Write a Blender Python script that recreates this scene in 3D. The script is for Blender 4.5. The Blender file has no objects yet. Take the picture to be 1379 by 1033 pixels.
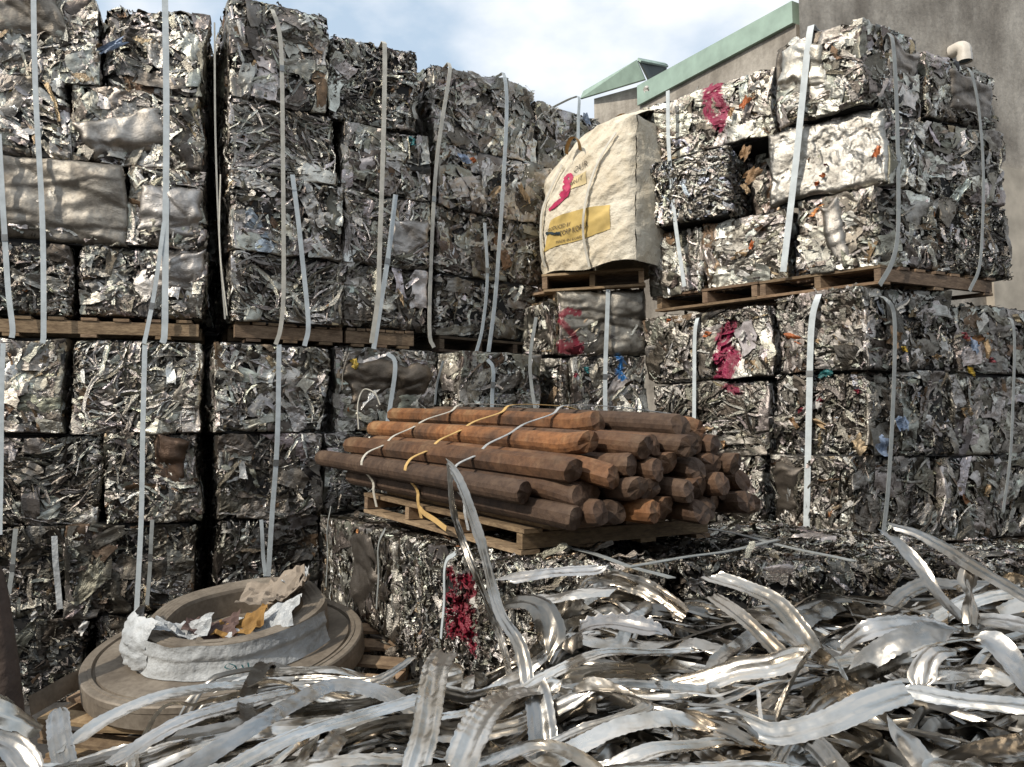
import bpy, math, random
import numpy as np
from mathutils import Vector, Matrix
R = math.radians
C = bpy.context.scene.collection
sc = bpy.context.scene

# ------------------------------------------------------------------ camera
W0, H0, F0 = 1379.0, 1033.0, 1100.0
PITCH, ROLL = R(3.85), R(0.5)
EYE = np.array([0.0, 0.0, 1.70])
_f = np.array([0, math.cos(PITCH), math.sin(PITCH)]); _r = np.array([1.0, 0, 0]); _u = np.array([0, -math.sin(PITCH), math.cos(PITCH)])
RT = math.cos(ROLL) * _r - math.sin(ROLL) * _u
UP = math.sin(ROLL) * _r + math.cos(ROLL) * _u
cam = bpy.data.cameras.new('camera'); camo = bpy.data.objects.new('camera', cam); C.objects.link(camo)
cam.sensor_width = 36; cam.lens = 36 * F0 / W0; cam.clip_start = 0.05; cam.clip_end = 3000
camo.matrix_world = Matrix(((RT[0], UP[0], -_f[0], EYE[0]), (RT[1], UP[1], -_f[1], EYE[1]), (RT[2], UP[2], -_f[2], EYE[2]), (0, 0, 0, 1)))
sc.camera = camo

# ------------------------------------------------------------------ light
SUN = np.array([-0.60, -0.56, 0.66]); SUN /= np.linalg.norm(SUN)
w = bpy.data.worlds.new('World'); sc.world = w; w.use_nodes = True
nt = w.node_tree; nt.nodes.clear()
out = nt.nodes.new('ShaderNodeOutputWorld'); bg = nt.nodes.new('ShaderNodeBackground'); bg.inputs['Strength'].default_value = 0.115
sky = nt.nodes.new('ShaderNodeTexSky'); sky.sky_type = 'NISHITA'; sky.sun_disc = False
sky.sun_elevation = math.asin(SUN[2]); sky.sun_rotation = math.atan2(SUN[0], SUN[1]); sky.air_density = 1.3; sky.dust_density = 4.0
tc = nt.nodes.new('ShaderNodeTexCoord'); mp = nt.nodes.new('ShaderNodeMapping'); mp.inputs['Scale'].default_value = (1, 1, 1.8); mp.inputs['Location'].default_value = (0.35, 0.1, 0.12)
nz = nt.nodes.new('ShaderNodeTexNoise'); nz.inputs['Scale'].default_value = 2.6; nz.inputs['Detail'].default_value = 7; nz.inputs['Roughness'].default_value = 0.5
rp = nt.nodes.new('ShaderNodeValToRGB'); rp.color_ramp.elements[0].position = 0.45; rp.color_ramp.elements[1].position = 0.60
mx = nt.nodes.new('ShaderNodeMix'); mx.data_type = 'RGBA'; mx.inputs['B'].default_value = (9.0, 9.1, 9.3, 1)
nt.links.new(tc.outputs['Generated'], mp.inputs['Vector']); nt.links.new(mp.outputs['Vector'], nz.inputs['Vector'])
nt.links.new(nz.outputs['Fac'], rp.inputs['Fac']); nt.links.new(rp.outputs['Color'], mx.inputs['Factor'])
hz = nt.nodes.new('ShaderNodeMix'); hz.data_type = 'RGBA'; hz.inputs['Factor'].default_value = 0.72; hz.inputs['B'].default_value = (5.3, 6.6, 8.0, 1)
nt.links.new(sky.outputs['Color'], hz.inputs['A']); nt.links.new(hz.outputs['Result'], mx.inputs['A']); nt.links.new(mx.outputs['Result'], bg.inputs['Color']); nt.links.new(bg.outputs['Background'], out.inputs['Surface'])
sl = bpy.data.lights.new('sun', 'SUN'); sl.energy = 3.3; sl.angle = R(0.5); sl.color = (1.0, 0.93, 0.82)
so = bpy.data.objects.new('sun', sl); C.objects.link(so)
so.rotation_euler = Vector(SUN.tolist()).to_track_quat('Z', 'Y').to_euler()
sc.view_settings.view_transform = 'Standard'; sc.view_settings.look = 'None'; sc.view_settings.gamma = 1
sc.view_settings.exposure = 0.14

# ------------------------------------------------------------------ pixel helpers (photo pixels -> points in the yard)
def ray(x, y):
    return _f + (x - W0 / 2) / F0 * RT - (y - H0 / 2) / F0 * UP
def at(x, y, d):                       # point seen at a pixel, d metres ahead
    r = ray(x, y); return EYE + r * (d / r[1])
def plan(x, d):                        # plan point near eye level
    p = at(x, 590, d); return p[:2].copy()
def on_plane(x, y, A, B, off=0.0):     # pixel onto the vertical plane through plan points A, B (offset towards the viewer)
    t = np.array([B[0] - A[0], B[1] - A[1]]); t /= np.linalg.norm(t); n = np.array([t[1], -t[0]])
    r = ray(x, y); P = np.array(A) + n * off
    k = ((P - EYE[:2]) @ n) / (r[:2] @ n)
    return EYE + r * k
def on_z(x, y, z):
    r = ray(x, y); return EYE + r * ((z - EYE[2]) / r[2])

# ------------------------------------------------------------------ noise
class VN:
    def __init__(s, seed): s.g = np.random.default_rng(seed).random((64, 64))
    def __call__(s, x, y):
        xi = np.floor(x).astype(int); yi = np.floor(y).astype(int); fx = x - xi; fy = y - yi
        fx = fx * fx * (3 - 2 * fx); fy = fy * fy * (3 - 2 * fy); g = s.g
        a = g[xi % 64, yi % 64]; b = g[(xi + 1) % 64, yi % 64]; c = g[xi % 64, (yi + 1) % 64]; d = g[(xi + 1) % 64, (yi + 1) % 64]
        return (a * (1 - fx) + b * fx) * (1 - fy) + (c * (1 - fx) + d * fx) * fy
def fbm(vn, x, y, o=4, ridge=False):
    t = 0; a = 1; s = 0
    for i in range(o):
        v = vn(x * 2 ** i + 7.3 * i, y * 2 ** i + 3.1 * i)
        if ridge: v = 1 - abs(2 * v - 1)
        t = t + a * v; s += a; a *= 0.55
    return t / s

# ------------------------------------------------------------------ mesh helpers
class MB:
    def __init__(s): s.v = []; s.f = []; s.n = 0; s.c = []; s.m = []; s.fs = []
    def add(s, V, Fc, col=(0.5, 0.5, 0.5, 1), mi=0, smooth=True):
        V = np.asarray(V, float).reshape(-1, 3); Fc = np.asarray(Fc, int)
        s.v.append(V); s.f.append(Fc + s.n); s.n += len(V)
        col = np.asarray(col, float)
        if col.ndim == 1: col = np.tile(col, (len(V), 1))
        s.c.append(col); s.m.append(np.full(len(Fc), mi)); s.fs.append(np.full(len(Fc), smooth))
    def box(s, c, ax, ay, az, sx, sy, sz, col=(0.5,) * 3 + (1,), mi=0):
        c = np.array(c, float); V = []
        for k in (-.5, .5):
            for j in (-.5, .5):
                for i in (-.5, .5): V.append(c + np.array(ax) * sx * i + np.array(ay) * sy * j + np.array(az) * sz * k)
        s.add(V, [[0, 2, 3, 1], [4, 5, 7, 6], [0, 1, 5, 4], [2, 6, 7, 3], [0, 4, 6, 2], [1, 3, 7, 5]], col, mi, False)
    def grid(s, P, col=(0.5,) * 3 + (1,), mi=0, smooth=True, closed=False):
        a, b = P.shape[:2]; idx = np.arange(a * b).reshape(a, b)
        if closed: idx = np.vstack([idx, idx[:1]])
        q = np.stack([idx[:-1, :-1], idx[1:, :-1], idx[1:, 1:], idx[:-1, 1:]], -1).reshape(-1, 4)
        if hasattr(col, 'ndim') and np.ndim(col) == 3: col = col.reshape(-1, 4)
        s.add(P.reshape(-1, 3), q, col, mi, smooth)
    def build(s, name, mats, parent=None, origin=None):
        me = bpy.data.meshes.new(name)
        V = np.vstack(s.v); 
        if origin is not None: V = V - np.asarray(origin)
        nf = sum(len(f) for f in s.f); loops = []; starts = []; tot = []; p = 0
        for f in s.f:
            k = f.shape[1]; loops.append(f.reshape(-1)); starts.append(p + np.arange(len(f)) * k); tot.append(np.full(len(f), k)); p += len(f) * k
        loops = np.concatenate(loops)
        me.vertices.add(len(V)); me.vertices.foreach_set('co', V.astype('f').ravel())
        me.loops.add(len(loops)); me.loops.foreach_set('vertex_index', loops.astype('i'))
        me.polygons.add(nf); me.polygons.foreach_set('loop_start', np.concatenate(starts).astype('i')); me.polygons.foreach_set('loop_total', np.concatenate(tot).astype('i'))
        me.polygons.foreach_set('material_index', np.concatenate(s.m).astype('i')); me.polygons.foreach_set('use_smooth', np.concatenate(s.fs))
        ca = me.color_attributes.new('Col', 'FLOAT_COLOR', 'POINT'); ca.data.foreach_set('color', np.vstack(s.c).astype('f').ravel())
        for m in (mats if isinstance(mats, (list, tuple)) else [mats]): me.materials.append(m)
        me.validate(); me.update()
        o = bpy.data.objects.new(name, me); C.objects.link(o)
        if origin is not None and parent is None: o.location = [float(a) for a in origin]
        if parent is not None: o.parent = parent
        return o
def tag(o, label=None, cat=None, group=None, kind=None):
    if label: o['label'] = label
    if cat: o['category'] = cat
    if group: o['group'] = group
    if kind: o['kind'] = kind
    return o
def empty(name, loc, label, cat, group=None):
    o = bpy.data.objects.new(name, None); C.objects.link(o); o.location = [float(a) for a in loc]; o.empty_display_size = 0.1
    return tag(o, label, cat, group)
def catmull(P, n):
    P = np.asarray(P, float)
    if len(P) == 2: 
        t = np.linspace(0, 1, n)[:, None]; return P[0] * (1 - t) + P[1] * t
    Q = np.vstack([2 * P[0] - P[1], P, 2 * P[-1] - P[-2]]); m = len(P) - 1
    L = np.r_[0, np.cumsum(np.linalg.norm(np.diff(P, axis=0), axis=1))]; tt = np.linspace(0, L[-1], n)
    k = np.clip(np.searchsorted(L, tt, 'right') - 1, 0, m - 1); t = ((tt - L[k]) / np.maximum(L[k + 1] - L[k], 1e-9))[:, None]
    p0, p1, p2, p3 = Q[k], Q[k + 1], Q[k + 2], Q[k + 3]
    return 0.5 * (2 * p1 + (p2 - p0) * t + (2 * p0 - 5 * p1 + 4 * p2 - p3) * t ** 2 + (3 * p1 - p0 - 3 * p2 + p3) * t ** 3)
def nrm(a): return a / np.maximum(np.linalg.norm(a, axis=-1, keepdims=True), 1e-9)

# ------------------------------------------------------------------ materials
def mat(name):
    m = bpy.data.materials.new(name); m.use_nodes = True; n = m.node_tree; return m, n, n.nodes['Principled BSDF']
def node(n, t, **k):
    x = n.nodes.new(t)
    for a, b in k.items():
        if a in x.inputs: x.inputs[a].default_value = b
        else: setattr(x, a, b)
    return x
def ramp(n, fac, stops):
    r = n.nodes.new('ShaderNodeValToRGB'); e = r.color_ramp.elements
    while len(e) < len(stops): e.new(0.5)
    for i, (p, c) in enumerate(stops): e[i].position = p; e[i].color = (*c, 1) if len(c) == 3 else c
    n.links.new(fac, r.inputs['Fac']); return r.outputs['Color']
def coords(n, scale=(1, 1, 1), kind='Object'):
    t = n.nodes.new('ShaderNodeTexCoord'); m = n.nodes.new('ShaderNodeMapping'); m.inputs['Scale'].default_value = scale
    n.links.new(t.outputs[kind], m.inputs['Vector']); return m.outputs['Vector']
def noise(n, vec, scale, detail=4, rough=0.55):
    x = node(n, 'ShaderNodeTexNoise'); x.inputs['Scale'].default_value = scale; x.inputs['Detail'].default_value = detail; x.inputs['Roughness'].default_value = rough
    n.links.new(vec, x.inputs['Vector']); return x.outputs['Fac']
def mixc(n, fac, a, b, mode='MIX'):
    x = n.nodes.new('ShaderNodeMix'); x.data_type = 'RGBA'; x.blend_type = mode
    for s, v in (('Factor', fac), ('A', a), ('B', b)):
        if isinstance(v, bpy.types.NodeSocket): n.links.new(v, x.inputs[s])
        elif s == 'Factor': x.inputs[s].default_value = v
        else: x.inputs[s].default_value = (*v, 1)
    return x.outputs['Result']
def bump(n, h, st, dist, b):
    x = n.nodes.new('ShaderNodeBump'); x.inputs['Strength'].default_value = st; x.inputs['Distance'].default_value = dist
    n.links.new(h, x.inputs['Height']); n.links.new(x.outputs['Normal'], b.inputs['Normal']); return x
def rng_out(n, fac, a, b):
    x = n.nodes.new('ShaderNodeMapRange'); x.inputs['To Min'].default_value = a; x.inputs['To Max'].default_value = b
    n.links.new(fac, x.inputs['Value']); return x.outputs['Result']

def scrap_mat(name, r0, r1, dirt=0.35, bs=0.35):
    m, n, b = mat(name); v = coords(n)
    at_ = n.nodes.new('ShaderNodeAttribute'); at_.attribute_name = 'Col'
    f1 = noise(n, v, 9, 5, 0.6); f2 = noise(n, v, 70, 3, 0.6)
    d = ramp(n, f1, [(0.42, (0, 0, 0)), (0.68, (1, 1, 1))])
    mm = n.nodes.new('ShaderNodeMath'); mm.operation = 'MULTIPLY'; n.links.new(d, mm.inputs[0]); mm.inputs[1].default_value = dirt
    c = mixc(n, mm.outputs[0], at_.outputs['Color'], (0.07, 0.055, 0.04))
    c = mixc(n, 0.35, c, ramp(n, f2, [(0.3, (0.55, 0.55, 0.55)), (0.6, (1, 1, 1))]), 'MULTIPLY')
    n.links.new(c, b.inputs['Base Color']); n.links.new(at_.outputs['Alpha'], b.inputs['Metallic'])
    n.links.new(rng_out(n, f1, r0, r1), b.inputs['Roughness'])
    hs = n.nodes.new('ShaderNodeMath'); hs.operation = 'ADD'
    n.links.new(noise(n, v, 30, 5, 0.7), hs.inputs[0]); n.links.new(noise(n, coords(n, (1, 1, 2.5)), 75, 3, 0.6), hs.inputs[1])
    bump(n, hs.outputs[0], bs, 0.011, b)
    return m
M_SCRAP = scrap_mat('baled_metal', 0.2, 0.5, 0.5, 0.6)
M_FOIL = scrap_mat('crumpled_foil', 0.2, 0.42, 0.25, 0.55)
M_SHEET = scrap_mat('pressed_sheet', 0.32, 0.6, 0.55, 0.35)
M_CORE, n, b = mat('bale_gap_shade'); b.inputs['Base Color'].default_value = (0.012, 0.011, 0.01, 1); b.inputs['Roughness'].default_value = 0.8

def strip_mat():
    m, n, b = mat('aluminium_strip'); v = coords(n)
    at_ = n.nodes.new('ShaderNodeAttribute'); at_.attribute_name = 'Col'
    f1 = noise(n, v, 5, 5, 0.6)
    c = mixc(n, 0.85, at_.outputs['Color'], ramp(n, f1, [(0.36, (0.50, 0.45, 0.38)), (0.56, (1, 1, 1))]), 'MULTIPLY')
    n.links.new(c, b.inputs['Base Color']); b.inputs['Metallic'].default_value = 0.95
    n.links.new(rng_out(n, noise(n, v, 9, 4), 0.16, 0.42), b.inputs['Roughness'])
    bump(n, noise(n, v, 26, 3, 0.5), 0.16, 0.008, b); return m
M_STRIP = strip_mat()
def simple(name, col, rough, sc_=20, var=0.25, bs=0.15, metallic=0, dist=0.005):
    m, n, b = mat(name); v = coords(n); f = noise(n, v, sc_, 5)
    c = ramp(n, f, [(0.3, tuple(x * (1 - var) for x in col)), (0.7, tuple(min(1, x * (1 + var)) for x in col))])
    n.links.new(c, b.inputs['Base Color']); b.inputs['Roughness'].default_value = rough; b.inputs['Metallic'].default_value = metallic
    bump(n, noise(n, v, sc_ * 3, 3), bs, dist, b); return m
M_BAND = simple('plastic_band', (0.50, 0.54, 0.55), 0.4, 14, 0.15)
M_BAND_DULL = simple('dull_band', (0.26, 0.27, 0.26), 0.5, 14, 0.2)
M_BAND_CREAM = simple('cream_band', (0.52, 0.49, 0.42), 0.5, 14, 0.2)
M_BAND_YEL = simple('yellow_band', (0.55, 0.36, 0.14), 0.5, 14, 0.2)
M_ROPE = simple('dirty_cord', (0.20, 0.18, 0.15), 0.8, 14, 0.2)

def wood_mat(name, a, bcol, sx=(1, 1, 1)):
    m, n, b = mat(name); v = coords(n, sx)
    oi = n.nodes.new('ShaderNodeAttribute'); oi.attribute_name = 'Col'
    f = noise(n, v, 9, 6, 0.65); f2 = noise(n, v, 3, 3)
    c = ramp(n, f, [(0.3, a), (0.7, bcol)])
    c = mixc(n, 1.0, c, oi.outputs['Color'], 'MULTIPLY')
    c = mixc(n, 0.6, c, ramp(n, f2, [(0.35, (0.4, 0.36, 0.33)), (0.6, (1, 1, 1))]), 'MULTIPLY')
    n.links.new(c, b.inputs['Base Color']); b.inputs['Roughness'].default_value = 0.85
    bump(n, f, 0.5, 0.006, b); return m
M_WOOD = wood_mat('pallet_wood', (0.19, 0.125, 0.075), (0.42, 0.305, 0.19), (3, 3, 12))

def rust_mat():
    m, n, b = mat('rusty_bar'); v = coords(n)
    at_ = n.nodes.new('ShaderNodeAttribute'); at_.attribute_name = 'Col'
    f = noise(n, v, 4, 7, 0.65); f2 = noise(n, v, 30, 4, 0.6)
    base = ramp(n, f, [(0.28, (0.038, 0.023, 0.015)), (0.5, (0.08, 0.048, 0.030)), (0.72, (0.15, 0.098, 0.063))])
    orange = ramp(n, f, [(0.3, (0.10, 0.048, 0.022)), (0.5, (0.27, 0.115, 0.042)), (0.75, (0.34, 0.22, 0.11))])
    pick = n.nodes.new('ShaderNodeMath'); pick.operation = 'MULTIPLY'; pick.use_clamp = True
    n.links.new(at_.outputs['Alpha'], pick.inputs[0]); n.links.new(ramp(n, noise(n, v, 2.2, 4), [(0.35, (0, 0, 0)), (0.55, (1, 1, 1))]), pick.inputs[1])
    c = mixc(n, pick.outputs[0], base, orange)
    c = mixc(n, 0.7, c, ramp(n, f2, [(0.35, (0.5, 0.45, 0.42)), (0.6, (1, 1, 1))]), 'MULTIPLY')
    n.links.new(mixc(n, 1.0, c, at_.outputs['Color'], 'MULTIPLY'), b.inputs['Base Color']); b.inputs['Roughness'].default_value = 0.72
    b.inputs['Specular IOR Level'].default_value = 0.4
    bump(n, noise(n, v, 18, 6, 0.7), 0.6, 0.012, b); return m
M_RUST = rust_mat()

def concrete():
    m, n, b = mat('stained_concrete'); v = coords(n)
    vs = coords(n, (1, 1, 0.22))
    f = noise(n, v, 1.6, 7, 0.6); s = noise(n, vs, 1.7, 7, 0.62)
    c = ramp(n, f, [(0.36, (0.29, 0.26, 0.22)), (0.64, (0.52, 0.475, 0.41))])
    c = mixc(n, 0.85, c, ramp(n, s, [(0.36, (0.45, 0.43, 0.41)), (0.60, (1, 1, 1))]), 'MULTIPLY')
    c = mixc(n, 0.4, c, ramp(n, noise(n, v, 24, 5), [(0.35, (0.6, 0.6, 0.6)), (0.6, (1, 1, 1))]), 'MULTIPLY')
    n.links.new(c, b.inputs['Base Color']); b.inputs['Roughness'].default_value = 0.92
    bump(n, noise(n, v, 14, 7, 0.7), 0.5, 0.02, b); return m
M_CONC = concrete()
M_CONC2 = simple('pale_render', (0.42, 0.37, 0.30), 0.9, 3, 0.3, 0.3)
M_GREEN = simple('green_sheet', (0.30, 0.40, 0.33), 0.5, 6, 0.15, 0.1)
M_DGREEN = simple('dark_underside', (0.04, 0.05, 0.045), 0.7, 6, 0.15)
M_GROUND = simple('yard_ground', (0.05, 0.045, 0.04), 0.9, 5, 0.5, 0.6, 0, 0.03)
M_PVC = simple('pvc_pipe', (0.62, 0.57, 0.50), 0.5, 12, 0.12)
M_WHITEP = simple('white_sheet', (0.40, 0.41, 0.41), 0.45, 9, 0.25, 0.6, 0, 0.02)
M_TANP = simple('tan_paper', (0.27, 0.22, 0.17), 0.8, 9, 0.25, 0.4, 0, 0.01)
M_ORANGE = simple('orange_cloth', (0.26, 0.14, 0.035), 0.8, 12, 0.3, 0.4)
M_BROWNC = simple('brown_cloth', (0.10, 0.06, 0.05), 0.8, 12, 0.3, 0.4)
M_INK = simple('dark_ink', (0.03, 0.05, 0.06), 0.7, 12, 0.1)
M_TEAL = simple('teal_marker', (0.03, 0.16, 0.18), 0.7, 12, 0.1)
M_TRUNK = simple('weathered_post', (0.06, 0.04, 0.03), 0.8, 6, 0.5, 0.6, 0, 0.02)
def coil_mat():
    m, n, b = mat('dusty_coil'); v = coords(n)
    f = noise(n, v, 4, 7, 0.65)
    c = ramp(n, f, [(0.3, (0.13, 0.105, 0.08)), (0.55, (0.24, 0.20, 0.155)), (0.75, (0.33, 0.285, 0.23))])
    sp = node(n, 'ShaderNodeSeparateXYZ'); n.links.new(v, sp.inputs[0])
    c = mixc(n, 0.5, c, ramp(n, noise(n, v, 40, 4), [(0.35, (0.6, 0.58, 0.55)), (0.6, (1, 1, 1))]), 'MULTIPLY')
    n.links.new(c, b.inputs['Base Color']); b.inputs['Metallic'].default_value = 0.25; b.inputs['Roughness'].default_value = 0.6
    bump(n, noise(n, v, 25, 5), 0.3, 0.006, b); return m
M_COIL = coil_mat()
def bag_mat():
    m, n, b = mat('woven_bag'); v = coords(n)
    at_ = n.nodes.new('ShaderNodeAttribute'); at_.attribute_name = 'Col'
    c = mixc(n, 0.6, at_.outputs['Color'], ramp(n, noise(n, v, 3.5, 6, 0.65), [(0.36, (0.72, 0.64, 0.52)), (0.6, (1, 1, 1))]), 'MULTIPLY')
    n.links.new(c, b.inputs['Base Color']); b.inputs['Roughness'].default_value = 0.7
    bump(n, noise(n, v, 11, 6, 0.6), 0.9, 0.035, b); return m
M_BAG = bag_mat()

# ------------------------------------------------------------------ pressed scrap: shards, under-layer, sheets
PAL = {  # rgb, metallic
    'bright': (0.70, 0.665, 0.60, 1), 'alu': (0.50, 0.465, 0.41, 1), 'grey': (0.31, 0.285, 0.245, 0.98), 'dark': (0.14, 0.122, 0.10, 0.85),
    'black': (0.025, 0.023, 0.021, 0.5), 'tan': (0.40, 0.31, 0.20, 0.8), 'brown': (0.17, 0.105, 0.06, 0.5), 'white': (0.62, 0.60, 0.56, 0.05),
    'cool': (0.46, 0.49, 0.54, 1), 'copper': (0.40, 0.17, 0.06, 0.6)}
PK = list(PAL); PV = np.array([PAL[k] for k in PK])
STY = {
    'mixed':  dict(w=[18, 28, 27, 15, 3, 3, 3, 2, 0, 0.2], L=(.05, .30), W=(.008, .06), N=1.7, ori=None, curl=3.0),
    'strips': dict(w=[22, 34, 26, 12, 2, 2, 1, 1, 0, 0.1], L=(.12, .46), W=(.007, .032), N=2.4, ori=0.15, curl=5.0),
    'vert':   dict(w=[16, 28, 30, 17, 3, 3, 3, 1, 0, 0.2], L=(.08, .42), W=(.008, .05), N=2.0, ori=1.5, curl=2.5),
    'chunky': dict(w=[16, 28, 28, 14, 3, 6, 3, 2, 0, 0.3], L=(.06, .30), W=(.012, .08), N=1.3, ori=0.1, curl=1.5),
    'fine':   dict(w=[15, 26, 30, 20, 5, 3, 3, 1, 0, 0.2], L=(.03, .16), W=(.006, .03), N=4.0, ori=None, curl=4.0),
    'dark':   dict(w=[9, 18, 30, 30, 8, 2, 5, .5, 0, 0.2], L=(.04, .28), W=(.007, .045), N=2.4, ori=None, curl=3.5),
    'white':  dict(w=[26, 26, 18, 12, 3, 4, 3, 8, 1, 0.5], L=(.04, .24), W=(.008, .055), N=2.3, ori=None, curl=3.0),
    'cool':   dict(w=[14, 22, 24, 16, 4, 3, 3, 2, 12, 0.3], L=(.035, .2), W=(.008, .045), N=2.6, ori=None, curl=3.0),
    'foil':   dict(w=[16, 16, 20, 8, 2, 0, 0, 1, 37, 0], L=(.03, .16), W=(.008, .035), N=4.2, ori=.6, curl=4.0),
    'wires':  dict(w=[8, 22, 28, 26, 10, 4, 4, 1, 0, 0.3], L=(.15, .40), W=(.006, .02), N=2.0, ori=None, curl=9.0),
}
def shard_field(rng, U, V, N, Lr, Wr, ori, curl, nl=8, nw=4, lift=0.0, cap=.018):
    s = np.linspace(-.5, .5, nl)[None, :, None]; t = np.linspace(-.5, .5, nw)[None, None, :]
    def r(a, b): return rng.uniform(a, b, (N, 1, 1))
    L = Lr[0] * (Lr[1] / Lr[0]) ** r(0, 1) ; Wd = Wr[0] * (Wr[1] / Wr[0]) ** r(0, 1)
    tap = 1 - np.maximum(0, r(-.6, .8)) * np.abs(s + r(-.4, .4)) ** 1.5
    x = L * (s + r(-.35, .35) * t * Wd / L * 2); kap = rng.normal(0, 1, (N, 1, 1)) * curl
    y = Wd * t * tap + kap * L * L * (s * s - 0.08) * .35 + rng.normal(0, .0025, (N, nl, nw))
    if ori is None: th = r(0, math.pi)
    else: th = ori + rng.normal(0, .55, (N, 1, 1))
    cu, cv = r(-.01, U + .01), r(-.01, V + .01)
    # neighbouring pieces run roughly alike
    th = th + 0.9 * np.sin(cu * 5 + cv * 3 + rng.uniform(0, 6))
    ct, st = np.cos(th), np.sin(th)
    u = cu + x * ct - y * st; v = cv + x * st + y * ct
    wv = r(-.034, .004) + lift + np.clip(rng.normal(0, .08, (N, 1, 1)), -.2, .2) * x + np.clip(rng.normal(0, .42, (N, 1, 1)), -.9, .9) * y
    wv = wv + r(.001, .009) * np.sin(r(3, 14) * s * 1.6 + r(0, 6)) + r(.0, .22) * (0.25 * Wd - np.abs(t) * Wd * tap) * np.sign(r(-1, 1)) + rng.normal(0, .0032, (N, nl, nw))
    d = np.minimum(np.minimum(u, U - u), np.minimum(v, V - v))
    wv = wv - .022 * np.exp(-np.clip(d, 0, 9) / .012)
    wv = np.where(wv > cap, cap + (wv - cap) * .2, wv)
    for a, lim in ((0, U), (1, V)):
        q = u if a == 0 else v
        e = np.maximum(0, q - lim) + np.maximum(0, -q); q2 = np.clip(q, 0, lim)
        wv = wv - np.minimum(e, .09) * 0.9
        if a == 0: u = q2
        else: v = q2
    return u, v, wv
def quads(N, nl, nw):
    i = np.arange(nl * nw).reshape(nl, nw); q = np.stack([i[:-1, :-1], i[1:, :-1], i[1:, 1:], i[:-1, 1:]], -1).reshape(-1, 4)
    return (q[None] + (np.arange(N) * nl * nw)[:, None, None]).reshape(-1, 4)
def colours(rng, N, wts, tone=1.0, cl=None):
    k = rng.choice(len(PK), N, p=np.array(wts, float) / sum(wts)); c = PV[k].copy()
    if cl is not None:
        vn = VN(int(rng.integers(1e6))); q = fbm(vn, cl[0] * 6 + 3, cl[1] * 6 + 1, 2); q2 = fbm(vn, cl[0] * 5 + 30, cl[1] * 5 + 17, 2)
        pick = rng.random(N) < .55; ks = np.where(q > .58, 0, np.where(q > .46, 1, np.where(q > .34, 2, 3))); c[pick] = PV[ks[pick]]
        c[:, :3] *= (.6 + .8 * q2)[:, None]
    c[:, :3] *= (0.8 + 0.4 * rng.random((N, 1))) * tone; c[:, :3] = np.clip(c[:, :3] * (1 + rng.normal(0, .03, (N, 3))), 0, .9); return c
class Face:
    def __init__(s, c00, c10, c11, c01):
        s.c = [np.asarray(q, float) for q in (c00, c10, c11, c01)]
        s.U = np.linalg.norm(s.c[1] - s.c[0]); s.V = np.linalg.norm(s.c[3] - s.c[0])
        n = np.cross(s.c[1] - s.c[0], s.c[3] - s.c[0]); s.n = n / np.linalg.norm(n)
    def __call__(s, u, v, w):
        a = (u / s.U)[..., None]; b = (v / s.V)[..., None]
        return (s.c[0] * (1 - a) + s.c[1] * a) * (1 - b) + (s.c[3] * (1 - a) + s.c[2] * a) * b + s.n * w[..., None]
def add_shards(mb, fc, rng, st, dens=300, tone=1.0, lift=0, k=1.0):
    S = STY[st]; N = max(8, int(dens * S['N'] * fc.U * fc.V * k))
    nl, nw = (9, 5) if st != 'wires' else (12, 2)
    u, v, w_ = shard_field(rng, fc.U, fc.V, N, S['L'], S['W'], S['ori'], S['curl'], nl, nw, lift)
    P = fc(u, v, w_); c = colours(rng, N, S['w'], tone, (u.mean((1, 2)), v.mean((1, 2))))
    mb.add(P.reshape(-1, 3), quads(N, nl, nw), np.repeat(c, nl * nw, 0), 0, True)
def add_folds(mb, fc, rng, n, wts, tone=1.0):
    nl, nw = 22, 16; s, t = np.meshgrid(np.linspace(-.5, .5, nl), np.linspace(-.5, .5, nw), indexing='ij')
    for _ in range(n):
        vn = VN(int(rng.integers(1e6))); L, W_ = rng.uniform(.10, .42), rng.uniform(.05, .18); a = rng.choice([rng.normal(0, .35), rng.normal(1.5, .4)]); cu, cv = rng.uniform(0, fc.U), rng.uniform(0, fc.V)
        x = s * L + .05 * (vn(t * 4 + 3, s * 3 + 3) - .5) + rng.uniform(-.4, .4) * t * W_; y = t * W_ * (1 + rng.uniform(-.5, .5) * s) + .04 * (vn(s * 4 + 9, t * 3 + 9) - .5)
        u = cu + x * math.cos(a) - y * math.sin(a); v = cv + x * math.sin(a) + y * math.cos(a)
        w_ = .022 * fbm(vn, x * 16 + 9, y * 16 + 9, 3, True)
        for q in range(rng.integers(1, 5)):
            b = rng.uniform(0, 3.14); dd = x * math.cos(b) + y * math.sin(b) - rng.uniform(-.06, .06); w_ = w_ + rng.uniform(-.22, .22) * np.abs(dd) * rng.choice([.3, 1])
        w_ = w_ - (w_.mean() - rng.uniform(-.016, .006)); w_ = np.clip(w_, -.05, .02)
        e = np.maximum(0, u - fc.U) + np.maximum(0, -u) + np.maximum(0, v - fc.V) + np.maximum(0, -v)
        mb.grid(fc(np.clip(u, 0, fc.U), np.clip(v, 0, fc.V), w_ - np.minimum(e, .08)), colours(rng, 1, wts, tone)[0], 3, rng.random() < .6)
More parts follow.
